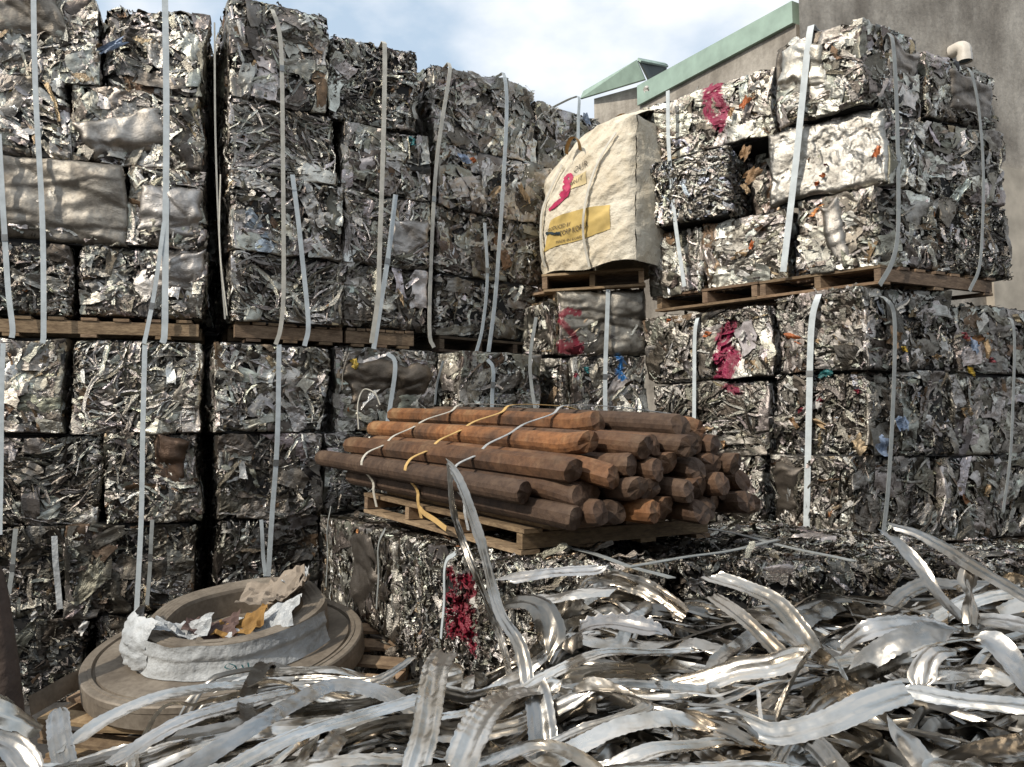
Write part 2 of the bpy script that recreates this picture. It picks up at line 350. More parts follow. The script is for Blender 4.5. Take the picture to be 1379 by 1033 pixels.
def add_under(mb, fc, rng, tone=1.0, amp=.03, base=-.055, col=(.13, .12, .105, .9)):
    nu, nv = int(fc.U / .03) + 2, int(fc.V / .03) + 2
    u, v = np.meshgrid(np.linspace(0.02, fc.U - .02, nu), np.linspace(0.02, fc.V - .02, nv), indexing='ij')
    vn = VN(int(rng.integers(1e6))); w_ = base + amp * fbm(vn, u * 14, v * 14, 3, True)
    cc = np.ones(u.shape + (4,)) * np.array(col); cc[..., :3] *= (0.4 + 1.3 * fbm(vn, u * 9 + 5, v * 9, 2))[..., None] * tone
    mb.grid(fc(u, v, w_), cc, 0, False)
def add_sheet(mb, fc, rng, kind, u0=0, u1=1, v0=0, v1=1, tone=1.0, colr=None, mi=0, lift=.012):
    """one big crushed sheet: 'plate' smooth with folds, 'foil' tight wrinkles, 'can' mid wrinkles"""
    step = {'plate': .012, 'can': .0085, 'foil': .0065}[kind]
    U, V = (u1 - u0) * fc.U, (v1 - v0) * fc.V; nu, nv = int(U / step) + 2, int(V / step) + 2
    u, v = np.meshgrid(np.linspace(0, U, nu), np.linspace(0, V, nv), indexing='ij'); vn = VN(int(rng.integers(1e6)))
    if kind == 'plate':
        h = .030 * fbm(vn, u * 3.2, v * 5, 2) + .020 * fbm(vn, u * 6 + 9, v * 9, 4, True) + .002 * fbm(vn, u * 40, v * 40, 2)
        for _ in range(5):
            a = rng.normal(0, .35); c0 = rng.uniform(.1, .9) * V; d = (v - c0) + math.tan(a) * (u - U / 2) + .03 * (vn(u * 4 + _, v * 0 + 3) - .5)
            h = h + rng.uniform(-.014, .012) * np.exp(-np.abs(d) / .016) + .006 * np.tanh(d / .015)
    elif kind == 'can':
        h = .020 * fbm(vn, u * 17, v * 17, 5, True) + .035 * fbm(vn, u * 4 + 4, v * 4, 2) - .006 * (vn(u * 26, v * 22) > .62)
    else:
        q = 4 * fbm(vn, u * 4, v * 4, 2)
        h = .026 * fbm(vn, u * 24 + q, v * 24 - q, 4, True) + .045 * fbm(vn, u * 2.5 + 4, v * 2.5, 2)
    d = np.minimum(np.minimum(u, U - u), np.minimum(v, V - v)); h = h - .045 * np.exp(-d / .018) + lift - .03
    c = np.array(colr if colr is not None else PAL['alu']); cc = np.ones(u.shape + (4,)) * c
    cc[..., :3] *= (0.75 + 0.5 * fbm(vn, u * 5 + 3, v * 5, 3))[..., None] * tone
    full_ = (u1 - u0) > .98; am = .05 if full_ else .16; a = 0 if full_ else rng.normal(0, .16); uc, vc = u - U / 2, v - V / 2
    up = uc * math.cos(a) - vc * math.sin(a) + U / 2 + am * min(U, .5) * (fbm(vn, v * 5 + 2, u * 2, 3) - .5) * 2; vp_ = uc * math.sin(a) + vc * math.cos(a) + V / 2 + am * min(V, .5) * (fbm(vn, u * 5 + 12, v * 2, 3) - .5) * 2
    if not full_: up = up + .25 * V * (vn(rng.uniform(0, 9, 1), rng.uniform(0, 9, 1))[0] - .5) * vc / V
    up = up + u0 * fc.U; vp_ = vp_ + v0 * fc.V; ex = np.maximum(0, up - fc.U) + np.maximum(0, -up) + np.maximum(0, vp_ - fc.V) + np.maximum(0, -vp_)
    mb.grid(fc(np.clip(up, 0, fc.U), np.clip(vp_, 0, fc.V), h - ex), cc, mi, True)
PAINT = {'magenta': (.27, .008, .055, .1), 'red': (.19, .006, .022, .1), 'blue': (.02, .16, .42, .1), 'teal': (.02, .16, .17, .1),
         'yellow': (.50, .34, .04, .2), 'orange': (.48, .13, .03, .2), 'white': (.68, .66, .62, .05), 'tan': (.42, .29, .16, .3), 'ltblue': (.30, .38, .52, .4), 'brown': (.30, .18, .09, .4)}
BSEED = [100]
def footprint(A, B, depth, skew=0.0):
    A = np.array(A, float); B = np.array(B, float); t = (B - A) / np.linalg.norm(B - A); back = np.array([-t[1], t[0]]) * depth + t * skew
    return [A, B, B + back, A + back]
ALLB = []
def bale(foot, z0, z1, style, label, group, marks=(), acc=(), tone=1.0, top=False, sheet=None, dens=300, jitter=.012, chips=10, ztop=None, bulge=0.65, faces=None, name='scrap_bale'):
    BSEED[0] += 1; rng = np.random.default_rng(BSEED[0]); fp = [np.array(p) + rng.normal(0, jitter, 2) for p in foot]
    cen = sum(fp) / 4; o3 = np.array([cen[0], cen[1], z0])
    zt = [z1 + rng.normal(0, .006) for _ in range(4)] if ztop is None else [z1 + q for q in ztop]
    lo = [np.array([*p, z0 + .001]) for p in fp]; hi = [np.array([*(p + rng.normal(0, jitter, 2)), zz - .004]) for p, zz in zip(fp, zt)]
    mb = MB()
    # near-black core: the darkness of the gaps is put into its colour
    ins = .055
    def inn(p, z): q = cen + (p[:2] - cen) * (1 - ins / max(.1, np.linalg.norm(p[:2] - cen)) * 1.3); return [q[0], q[1], z]
    V = [inn(p, max(.002, p[2] - .006)) for p in lo] + [inn(p, p[2] - (.05 if top else -.008)) for p in hi]
    mb.add(V, [[3, 2, 1, 0], [4, 5, 6, 7], [0, 1, 5, 4], [1, 2, 6, 5], [2, 3, 7, 6], [3, 0, 4, 7]], (0.02, .02, .02, 1), 1, False)
    FS = []
    for i in range(4):
        j = (i + 1) % 4; f = Face(lo[i], lo[j], hi[j], hi[i]); m3 = (lo[i] + lo[j]) / 2
        view = float((EYE - m3) @ f.n) / np.linalg.norm(EYE - m3); FS.append((f, view, i))
    if top: FS.append((Face(hi[0], hi[1], hi[2], hi[3]), .5, 4))
    for f, view, i in FS:
        if faces is not None and i not in faces: continue
        if view < -.45: 
            continue
        k = 1.0 if view > .02 else .5
        add_under(mb, f, rng, tone)
        sh = [s for s in (sheet or []) if s.get('face', 0) == i]
        full = any(s.get('full') for s in sh)
        nf = int({'chunky': 26, 'mixed': 15, 'vert': 16, 'strips': 6, 'fine': 3, 'dark': 9, 'white': 13, 'cool': 9, 'foil': 0, 'wires': 2}[style] * f.U * f.V / .5 * rng.uniform(.7, 2.6) * (.3 if dens < 200 else 1))
        add_shards(mb, f, rng, style, dens, tone, lift=(-.012 if full else 0), k=k * (0.6 if full else 1))
        if not full: add_folds(mb, f, rng, nf, np.array(STY[style]['w']) * [1, 1, 1, 1, .5, .35, .6, .25, .2, .1], tone)
        for s in sh:
            add_sheet(mb, f, rng, s['kind'], *s.get('box', (0, 1, 0, 1)), tone=tone, colr=s.get('col'), mi=2 if s['kind'] == 'foil' else 3, lift=s.get('lift', .03))
            add_shards(mb, f, rng, style, dens, tone, k=.30 if full else .55, lift=.012 if full else .004)
        # loose chips that stick out of the silhouette
        if chips and (i == 4 or view > 0.1):
            n = int(chips * (2.2 if i == 4 else 1)); u, v, w_ = shard_field(rng, f.U, f.V, n, (.06, .2), (.01, .035), None, 6, 8, 3, .0, .2)
            w_ = w_ + (np.linspace(0, 1, 8)[None, :, None]) * rng.uniform(.01, .07 if i == 4 else .045, (n, 1, 1))
            mb.add(f(u, v, w_).reshape(-1, 3), quads(n, 8, 3), np.repeat(colours(rng, n, STY[style]['w'], tone), 24, 0), 0, True)
    V = np.vstack(mb.v); CC = np.vstack(mb.c)
    fo = FS[0][0]
    for A_, B_, px, rad, colr, soft in marks:   # spray paint on the side that faces the yard
        P = np.array([on_plane(x, y, A_, B_) for x, y in px]); dmin = np.full(len(V), 9.0); tt_ = nrm(np.array([B_[0] - A_[0], B_[1] - A_[1], 0])); nn_ = np.array([tt_[1], -tt_[0], 0]); dep = (V - P[0]) @ nn_; Vp = V - dep[:, None] * nn_
        for p, q in zip(P[:-1], P[1:]):
            t = np.clip(((Vp - p) @ (q - p)) / max(1e-9, (q - p) @ (q - p)), 0, 1); dmin = np.minimum(dmin, np.linalg.norm(Vp - (p + t[:, None] * (q - p)), axis=1) + 9 * (dep < -.07))
        rr = rad * (0.8 + .5 * rng.random(len(V)) * soft); c = np.array(PAINT[colr]); hit = (dmin < rr) & (rng.random(len(V)) > .02)
        CC[hit] = c * np.array([1, 1, 1, 1]); 
    vf = [VN(BSEED[0] * 7 + q) for q in range(3)]
    for q, am in ((0, .085), (1, .085), (2, .05)):
        a_, b_ = V[:, (q + 1) % 3] * 3.1 + 20, V[:, (q + 2) % 3] * 3.1 + V[:, q] * 1.3 + 20; V[:, q] = V[:, q] + am * bulge * (vf[q](a_, b_) - .5) + .03 * bulge * (vf[q](a_ * 3.3, b_ * 3.3) - .5)
    V[:, 2] = np.maximum(V[:, 2], .003)
    mb.v = [V]; mb.c = [CC]
    for (x, y, A_, B_, sx, sy, colr) in acc:      # coloured scraps pressed into the side
        p = on_plane(x, y, A_, B_, .022); t = nrm(np.array([B_[0] - A_[0], B_[1] - A_[1], 0])); nn = np.array([t[1], -t[0], 0])
        sx, sy = sx * .78, sy * .78; a = rng.uniform(-1.2, 1.2); e1 = t * math.cos(a) + np.array([0, 0, 1]) * math.sin(a); e2 = -t * math.sin(a) + np.array([0, 0, 1]) * math.cos(a)
        s, tt = np.meshgrid(np.linspace(-.5, .5, 8), np.linspace(-.5, .5, 6), indexing='ij')
        G = p + e1 * (s * sx * (1 + rng.normal(0, .15, s.shape)))[..., None] + e2 * (tt * sy * (1 + rng.normal(0, .2, s.shape)))[..., None] + nn * (rng.normal(0, .007, s.shape) + .012 * np.sin(6 * s + 4 * tt))[..., None]
        mb.grid(G, PAINT[colr], 0, True)
    o = mb.build(name, [M_SCRAP, M_CORE, M_FOIL, M_SHEET], origin=o3)
    tag(o, label, 'scrap bale', group); ALLB.append(o); return o

# ------------------------------------------------------------------ ground
mb = MB()
mb.add([[-600, -600, 0], [600, -600, 0], [600, 900, 0], [-600, 900, 0]], [[0, 1, 2, 3]]); g = mb.build('ground', M_GROUND); tag(g, kind='structure')

# ------------------------------------------------------------------ stacks: planes and levels
def lab(look, row, where): return f"{look}, {row} {where}"
class Stack:
    def __init__(s, xa, da, xb, db): s.A = plan(xa, da); s.B = plan(xb, db); s.xa = xa
    def pt(s, x, z):   # plan point on the plane that shows at pixel column x at height z
        p = on_plane(x, 590, s.A, s.B)
        for _ in range(3):
            v = np.array([p[0], p[1], z]) - EYE; px = W0 / 2 + F0 * (v @ RT) / (v @ _f); t = s.B - s.A; t = t / np.linalg.norm(t)
            q = p[:2] + t * .1; v2 = np.array([q[0], q[1], z]) - EYE; px2 = W0 / 2 + F0 * (v2 @ RT) / (v2 @ _f)
            p = np.array([*(p[:2] + t * .1 * (x - px) / (px2 - px)), z])
        return p[:2]
    def foot(s, x0, x1, z, depth=.8, off=0): 
        A, B = s.pt(x0, z), s.pt(x1, z); t = (B - A) / np.linalg.norm(B - A); n = np.array([t[1], -t[0]])
        return footprint(A + n * off, B + n * off, depth)
L1 = Stack(0, 5.4, 275, 5.75); L2 = Stack(300, 5.75, 575, 6.5); L3 = Stack(585, 6.6, 812, 7.75)
MS = Stack(750, 6.85, 870, 6.95); RL = Stack(870, 6.9, 1190, 5.65); RR = Stack(1190, 5.65, 1379, 6.3)
UPZ = [2.56, 3.03 + .03, 3.63, 4.18, 4.80]; LOZ = [-.06, .54, 1.15, 1.755, 2.40]
GS = 'scrap bales stacked in the yard'
def ml(st, px, rad, c, soft=1): return (st.A, st.B, px, rad, c, soft)
def ac(st, x, y, sx, sy, c): return (x, y, st.A, st.B, sx, sy, c)
ORD = ['top', 'second', 'third', 'fourth', 'fifth', 'sixth', 'seventh', 'eighth', 'ninth']
LOOK = {'mixed': 'grey bale of crumpled metal pieces', 'strips': 'bale of tangled bright metal ribbons', 'vert': 'bale of upright folded metal sheets',
        'chunky': 'bale of broad bent metal plates', 'fine': 'bale of finely shredded metal', 'dark': 'dark bale of pressed scrap',
        'white': 'bright bale with white painted scraps', 'cool': 'bluish grey bale of crushed cans', 'wires': 'dark bale threaded with thin wires'}
def put(st, rowi, z0, z1, x0, x1, style, where, look=None, depth=.8, off=None, **k):
    rng = random.Random(hash((round(x0), round(z0 * 100))) % 9999)
    off = rng.uniform(-.02, .02) if off is None else off
    row = f"{ORD[rowi]} row" if rowi != 0 else 'top row'
    fp = st.foot(x0, x1, (z0 + z1) / 2, depth, off)
    return bale(fp, z0, z1, style, f"{look or LOOK[style]}, {row} {where}", GS, **k)

# ---- left stack (against the left edge), eight rows, pallet in the middle
W = 'of the leftmost stack'
def cols(n): return {1: [''], 2: [', left', ', right'], 3: [', left one', ', middle one', ', right one']}[n]
LS = [  # tone on the lower rows darkens the colour in place of weaker light
 (0, UPZ[3], UPZ[4], [(-150, 133, 'chunky', dict(top=True, look='pale bale with a flat plate', sheet=[dict(kind='plate', box=(.45, .85, .45, .98), col=(.33, .29, .24, .9))])),
                      (137, 274, 'mixed', dict(top=True, look='bale with blue-grey foil and folds', acc=[ac(L1, 152, 60, .07, .25, 'ltblue'), ac(L1, 133, 62, .04, .04, 'tan')]))]),
 (1, UPZ[2], UPZ[3], [(-130, 92, 'chunky', dict(look='mixed bale with yellow-green scrap', acc=[ac(L1, 10, 118, .09, .07, 'yellow')])), (97, 273, 'chunky', dict(look='bale of long crumpled sheets with bright folds', sheet=[dict(kind='plate', box=(.08, .75, .15, .62), col=(.5, .46, .41, 1), lift=.026)]))]),
 (2, UPZ[1], UPZ[2], [(-60, 164, 'chunky', dict(look='smooth dull folded sheet bale', sheet=[dict(kind='plate', full=True, col=(.37, .335, .285, .8), lift=.03)])), (167, 272, 'mixed', dict(look='square bale with a bright smooth bulging sheet', sheet=[dict(kind='plate', box=(.15, .98, .1, .75), col=(.52, .49, .46, 1), lift=.022)]))]),
 (3, UPZ[0], UPZ[1], [(-110, 96, 'fine', dict(look='bale of small tangled bright curls')), (101, 270, 'mixed', dict(look='bale with ribbed panel at upper right', sheet=[dict(kind='plate', box=(.55, .98, .35, .97), col=(.46, .43, .4, 1), lift=.026)]))]),
 (4, LOZ[3], LOZ[4], [(-90, 91, 'chunky', dict(look='grey bale with a round pressed lid')), (98, 268, 'strips', dict(look='wide bale of tangled wire and green-grey sheet'))]),
 (5, LOZ[2], LOZ[3], [(-40, 136, 'strips', dict(look='dim bale of layered metal strips', tone=.7)), (143, 268, 'dark', dict(look='dark bale with a brown dented panel', sheet=[dict(kind='plate', box=(.5, .9, .45, .95), col=(.12, .075, .05, .6))]))]),
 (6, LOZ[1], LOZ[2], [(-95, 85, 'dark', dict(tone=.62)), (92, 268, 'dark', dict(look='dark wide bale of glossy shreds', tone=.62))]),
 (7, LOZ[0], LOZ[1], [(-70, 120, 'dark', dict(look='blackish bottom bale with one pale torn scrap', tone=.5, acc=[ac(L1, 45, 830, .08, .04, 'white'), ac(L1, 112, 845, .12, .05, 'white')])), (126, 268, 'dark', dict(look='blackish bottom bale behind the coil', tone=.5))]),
]
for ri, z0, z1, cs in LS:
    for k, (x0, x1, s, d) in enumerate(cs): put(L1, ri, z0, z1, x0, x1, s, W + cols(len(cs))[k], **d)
# ---- second stack, right of the black gap
W = 'of the second stack'
LS = [  # low tone values put the lower rows' shade into the bale colour
 (0, UPZ[3], UPZ[4] + .04, [(307, 440, 'mixed', dict(top=True, ztop=[.11, .10, .08, .10], look='bale with torn cream sheet at left', off=.05, acc=[ac(L2, 322, 45, .1, .28, 'white'), ac(L2, 350, 70, .2, .22, 'tan')])), (444, 563, 'fine', dict(top=True, look='rough topped pale bale of short strips'))]),
 (1, UPZ[2], UPZ[3], [(309, 455, 'strips', dict(look='bale of arched ribbons and slats', off=.04)), (460, 578, 'mixed', dict(look='bale with slats poking out', chips=26, acc=[ac(L2, 555, 190, .1, .05, 'teal'), ac(L2, 543, 225, .05, .04, 'white')]))]),
 (2, UPZ[1], UPZ[2], [(311, 462, 'white', dict(look='bright bale with yellow scrap and blue cap', off=.04, acc=[ac(L2, 392, 312, .07, .10, 'yellow'), ac(L2, 363, 262, .09, .05, 'ltblue'), ac(L2, 345, 250, .12, .12, 'white')])), (467, 580, 'strips', dict(look='bale with smooth bulge at right end', sheet=[dict(kind='plate', box=(.5, .98, .1, .7), col=(.42, .39, .36, 1), lift=.03)]))]),
 (3, UPZ[0], UPZ[1], [(312, 460, 'strips', dict(look='bale of flattened horizontal ribbons', off=.03)), (465, 576, 'mixed', dict(look='bale of crumpled foil and short bars', acc=[ac(L2, 540, 400, .16, .03, 'tan')]))]),
 (4, LOZ[3], LOZ[4], [(299, 437, 'white', dict(look='bright bale with long torn sheet', off=.06)), (452, 583, 'chunky', dict(look='bale of folds with yellow rag', off=-.02, sheet=[dict(kind='plate', box=(.1, .9, .1, .85), col=(.17, .14, .11, .8))], acc=[ac(L2, 478, 490, .1, .07, 'yellow')]))]),
 (5, LOZ[2], LOZ[3], [(299, 428, 'dark', dict(look='dark bale with rounded dull sheet', off=.05)), (438, 583, 'strips', dict(look='dim bale half hidden by the brown bars', tone=.8))]),
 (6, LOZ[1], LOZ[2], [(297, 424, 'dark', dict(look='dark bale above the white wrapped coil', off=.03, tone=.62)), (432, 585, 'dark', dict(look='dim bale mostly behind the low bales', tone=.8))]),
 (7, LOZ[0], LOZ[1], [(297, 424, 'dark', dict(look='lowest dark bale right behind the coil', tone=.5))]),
]
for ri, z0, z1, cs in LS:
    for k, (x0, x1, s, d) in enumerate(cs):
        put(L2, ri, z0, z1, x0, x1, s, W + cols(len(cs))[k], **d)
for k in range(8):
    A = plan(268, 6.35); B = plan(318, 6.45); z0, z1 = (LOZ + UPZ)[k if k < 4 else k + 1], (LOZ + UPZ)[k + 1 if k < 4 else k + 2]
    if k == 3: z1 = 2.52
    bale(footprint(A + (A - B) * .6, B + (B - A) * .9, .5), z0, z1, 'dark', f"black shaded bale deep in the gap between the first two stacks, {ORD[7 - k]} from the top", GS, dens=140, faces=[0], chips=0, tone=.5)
# ---- third stack, further back
W = 'of the third stack'
LS = [
 (0, UPZ[3], UPZ[4], [(588, 722, 'mixed', dict(top=True, ztop=[.03, .10, .08, .04], look='rough bale with pale bar on top', acc=[ac(L3, 645, 105, .30, .05, 'white')], chips=24)), (726, 812, 'mixed', dict(top=True, look='bale sloping down behind the bag', chips=14, acc=[ac(L3, 790, 160, .1, .12, 'ltblue')]))]),
 (1, UPZ[2], UPZ[3], [(590, 742, 'white', dict(look='bale with pale flap printed orange', acc=[ac(L3, 625, 213, .16, .07, 'ltblue'), ac(L3, 638, 216, .07, .05, 'orange'), ac(L3, 652, 240, .05, .2, 'white'), ac(L3, 668, 258, .07, .2, 'tan'), ac(L3, 705, 260, .07, .2, 'tan')])), (745, 815, 'mixed', dict(look='bale mostly hidden by the white bag'))]),
 (2, UPZ[1], UPZ[2], [(588, 738, 'dark', dict(look='dark shredded bale with brown scraps')), (745, 815, 'dark', dict(look='dark bale behind the white bag'))]),
 (3, UPZ[0], UPZ[1], [(586, 738, 'dark', dict(look='dark bale of shiny folded foil')), (745, 815, 'dark', dict(look='dark bale behind the bag pallet'))]),
 (4, LOZ[3], LOZ[4], [(590, 694, 'white', dict(look='bale with pinkish white torn paper', off=.3))]),
 (5, LOZ[2], LOZ[3], [(588, 694, 'dark', dict(look='bale hidden behind the brown bars', off=.3))]),
]
for ri, z0, z1, cs in LS:
    for k, (x0, x1, s, d) in enumerate(cs): put(L3, ri, z0, z1, x0, x1, s, W + cols(len(cs))[k], **d)
# the left stacks need a foot under the levels that stay out of sight
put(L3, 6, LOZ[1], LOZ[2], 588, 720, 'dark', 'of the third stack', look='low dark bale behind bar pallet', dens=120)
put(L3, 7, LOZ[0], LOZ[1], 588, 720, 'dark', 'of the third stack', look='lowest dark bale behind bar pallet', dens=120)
# ---- block under the bag
W = 'of the block under the white bag'
LS = [
 (0, 2.40, 2.95, [(752, 872, 'mixed', dict(look='flat plated bale with sprayed red S', top=True, sheet=[dict(kind='plate', full=True, col=(.36, .33, .28, .9), lift=.03)],
        marks=[ml(MS, [(778, 420), (764, 417), (754, 424), (754, 432), (762, 442), (772, 452), (775, 464), (768, 472), (754, 473)], .032, 'red', .3), ml(MS, [(757, 466), (778, 468)], .05, 'red')]))]),
 (1, 1.81, 2.39, [(764, 870, 'vert', dict(look='bale with bright blue paint', marks=[ml(MS, [(830, 478), (838, 490), (832, 503), (838, 512)], .025, 'blue')], acc=[ac(MS, 775, 505, .05, .04, 'red'), ac(MS, 790, 498, .07, .05, 'teal')]))]),
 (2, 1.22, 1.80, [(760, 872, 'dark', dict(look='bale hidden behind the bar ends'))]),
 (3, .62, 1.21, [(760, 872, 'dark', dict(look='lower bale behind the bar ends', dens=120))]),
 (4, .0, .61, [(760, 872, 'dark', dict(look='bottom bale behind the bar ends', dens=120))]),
]
for ri, z0, z1, cs in LS:
    for k, (x0, x1, s, d) in enumerate(cs): put(MS, ri, z0, z1, x0, x1, s, W, depth=.62, **d)
LFT = Stack(698, 7.25, 750, 6.93)
for ri, (z0, z1, s, lk, xa, xb) in enumerate([(2.42, 2.86, 'vert', 'narrow bale of upright strips beside the red S bale', 700, 747), (1.81, 2.40, 'vert', 'narrow bale of ragged strips below the bag pallet', 700, 760), (1.2, 1.80, 'dark', 'narrow bale just behind the highest brown bars', 700, 758), (.6, 1.19, 'dark', 'narrow bale low behind the brown bars', 700, 758), (0, .59, 'dark', 'narrow bottom bale behind the brown bars', 700, 758)]):
    A = plan(xa, 7.2); B = plan(xb - 2, 6.88); bale(footprint(A, B, .34), z0, z1, s, lk, GS, top=(ri == 0), dens=300 if ri < 2 else 120)
# ---- right hand stack: a corner that points at the yard
def corner(z, xl, xc, xr): 
    a, c, b = RL.pt(xl, z), RL.pt(xc, z), RR.pt(xr, z); c2 = RR.pt(xc, z); return [a, (c + c2) / 2, b, a + b - (c + c2) / 2]
RW = 'of the right stack'
T = [2.89, 3.46, 4.04, 4.66]; Bz = [.93, 1.55, 2.16, 2.75]
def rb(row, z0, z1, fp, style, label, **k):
    if row >= 3: k.setdefault('tone', .74)  # rows below the pallet darkened in colour for their lack of sun
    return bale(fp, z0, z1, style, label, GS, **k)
zt = 4.35
c = corner(zt, 1043, 1158, 1243)
rb(0, T[2], T[3], c, 'chunky', 'bright bale of tall folded panels at the top corner of the right stack', top=True, tone=1.15, sheet=[dict(kind='plate', box=(.0, .6, .1, .95), col=(.62, .58, .5, 1), lift=.022), dict(kind='plate', face=1, box=(.45, .98, .1, .85), col=(.25, .22, .19, .5), lift=.03)])
rb(0, T[2] - .02, T[3] - .12, RL.foot(868, 1040, zt, .7), 'white', 'bale sprayed with magenta paint in the top row of the right stack', top=True, tone=1.05, chips=22,
   marks=[ml(RL, [(955, 98), (952, 125), (950, 150), (965, 172)], .04, 'magenta'), ml(RL, [(968, 108), (962, 128), (975, 150), (962, 170)], .04, 'magenta')], acc=[ac(RL, 1003, 138, .07, .13, 'orange'), ac(RL, 870, 120, .07, .05, 'white'), ac(RL, 985, 150, .05, .1, 'brown')])
rb(0, T[2] + .02, T[3] - .12, RR.foot(1247, 1347, zt, .7), 'dark', 'dull bale under the vent pipe, top row of the right stack', top=True, sheet=[dict(kind='plate', box=(.3, .95, .2, .8), col=(.26, .23, .2, .6))])
c = corner(3.75, 1034, 1190, 1238)
rb(1, T[1], T[2], c, 'mixed', 'silver can-sheet bale with orange specks at the corner, second row of the right stack', tone=1.15,
   sheet=[dict(kind='can', full=True, col=(.42, .40, .36, 1), lift=.026)], acc=[ac(RL, 1180, 205, .05, .10, 'orange'), ac(RL, 1108, 236, .05, .04, 'orange'), ac(RL, 1100, 247, .05, .04, 'orange'), ac(RL, 1112, 222, .03, .03, 'red')])
rb(1, T[1] - .02, T[2] - .06, RL.foot(850, 990, 3.75, .75, .12), 'foil', 'blue-silver foil bale tilted beside the white bag')
rb(1, T[1], T[2] - .05, RL.foot(992, 1030, 3.75, .3, -.28), 'chunky', 'brown folded scraps in the dark gap between two foil bales', tone=1.0, acc=[ac(RL, 1003, 205, .1, .14, 'brown'), ac(RL, 1012, 235, .12, .16, 'brown'), ac(RL, 1005, 255, .12, .05, 'tan')])
rb(1, T[1], T[2], RR.foot(1242, 1352, 3.75, .7), 'mixed', 'bale of dark and tan crumpled pieces, second row far right of the right stack')
c = corner(3.18, 1072, 1176, 1262)
rb(2, T[0], T[1], c, 'mixed', 'corner bale with slanting plates just above the right pallet', sheet=[dict(kind='plate', box=(.35, .62, .05, .9), col=(.42, .39, .35, 1), lift=.022)], tone=1.05)
rb(2, T[0] - .02, T[1] - .03, RL.foot(952, 1062, 3.18, .7), 'chunky', 'square bale with tan plates above the right pallet, third row', acc=[ac(RL, 995, 343, .16, .06, 'tan'), ac(RL, 1012, 330, .04, .09, 'orange'), ac(RL, 1000, 368, .12, .05, 'white')])
rb(2, T[0] - .02, T[1] - .04, RL.foot(876, 946, 3.18, .7), 'vert', 'narrow dull bale beside the white bag above the right pallet')
rb(2, T[0], T[1], RR.foot(1266, 1358, 3.18, .7), 'fine', 'fine dark bale at the far right end above the right pallet', tone=.9)
# below the pallet
c = corner(2.45, 1045, 1162, 1284)
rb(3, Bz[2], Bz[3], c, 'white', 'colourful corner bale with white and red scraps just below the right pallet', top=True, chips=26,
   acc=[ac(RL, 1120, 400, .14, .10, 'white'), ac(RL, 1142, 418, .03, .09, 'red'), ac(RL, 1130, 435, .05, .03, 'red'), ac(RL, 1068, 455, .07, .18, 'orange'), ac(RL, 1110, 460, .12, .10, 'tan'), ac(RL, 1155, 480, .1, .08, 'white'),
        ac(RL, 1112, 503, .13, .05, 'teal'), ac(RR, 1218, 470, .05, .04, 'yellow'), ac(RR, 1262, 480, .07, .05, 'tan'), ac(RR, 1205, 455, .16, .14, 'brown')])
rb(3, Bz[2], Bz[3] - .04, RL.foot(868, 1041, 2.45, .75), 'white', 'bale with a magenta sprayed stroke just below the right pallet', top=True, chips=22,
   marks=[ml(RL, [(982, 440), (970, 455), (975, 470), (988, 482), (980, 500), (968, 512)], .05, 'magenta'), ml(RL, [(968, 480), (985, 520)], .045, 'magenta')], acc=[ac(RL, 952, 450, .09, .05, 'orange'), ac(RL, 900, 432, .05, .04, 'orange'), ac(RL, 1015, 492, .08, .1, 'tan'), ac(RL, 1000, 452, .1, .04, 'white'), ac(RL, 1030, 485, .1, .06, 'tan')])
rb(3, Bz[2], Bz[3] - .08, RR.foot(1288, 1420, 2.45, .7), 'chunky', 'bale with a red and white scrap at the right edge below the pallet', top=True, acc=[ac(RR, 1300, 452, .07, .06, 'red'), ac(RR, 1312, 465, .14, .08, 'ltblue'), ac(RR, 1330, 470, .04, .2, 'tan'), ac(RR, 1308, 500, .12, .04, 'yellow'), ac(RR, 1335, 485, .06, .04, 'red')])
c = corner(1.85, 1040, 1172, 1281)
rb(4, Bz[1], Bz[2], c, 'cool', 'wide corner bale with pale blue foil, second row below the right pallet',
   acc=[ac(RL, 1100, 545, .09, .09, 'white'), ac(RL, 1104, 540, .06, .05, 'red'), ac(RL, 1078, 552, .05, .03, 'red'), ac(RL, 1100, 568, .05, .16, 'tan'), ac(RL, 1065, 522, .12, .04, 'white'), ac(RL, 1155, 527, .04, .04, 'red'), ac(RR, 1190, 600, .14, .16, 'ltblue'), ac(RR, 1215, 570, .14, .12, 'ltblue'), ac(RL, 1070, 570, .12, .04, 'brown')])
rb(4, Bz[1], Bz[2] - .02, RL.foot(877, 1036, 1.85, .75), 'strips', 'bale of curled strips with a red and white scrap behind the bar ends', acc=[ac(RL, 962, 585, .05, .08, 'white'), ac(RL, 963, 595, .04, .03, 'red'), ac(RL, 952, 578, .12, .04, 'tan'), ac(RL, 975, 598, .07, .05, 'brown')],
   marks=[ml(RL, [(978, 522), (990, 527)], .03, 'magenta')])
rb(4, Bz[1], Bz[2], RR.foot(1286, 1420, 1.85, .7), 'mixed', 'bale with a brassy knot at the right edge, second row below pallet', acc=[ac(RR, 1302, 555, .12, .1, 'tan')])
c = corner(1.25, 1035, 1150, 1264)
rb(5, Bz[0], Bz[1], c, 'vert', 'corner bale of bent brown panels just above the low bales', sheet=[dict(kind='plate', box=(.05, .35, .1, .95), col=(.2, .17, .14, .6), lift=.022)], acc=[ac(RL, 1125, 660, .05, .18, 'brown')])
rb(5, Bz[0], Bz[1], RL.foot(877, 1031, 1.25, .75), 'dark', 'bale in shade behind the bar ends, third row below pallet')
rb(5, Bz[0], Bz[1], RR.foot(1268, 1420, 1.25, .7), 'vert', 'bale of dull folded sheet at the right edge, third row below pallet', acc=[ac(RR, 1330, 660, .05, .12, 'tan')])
c = corner(.5, 1120, 1165, 1300)
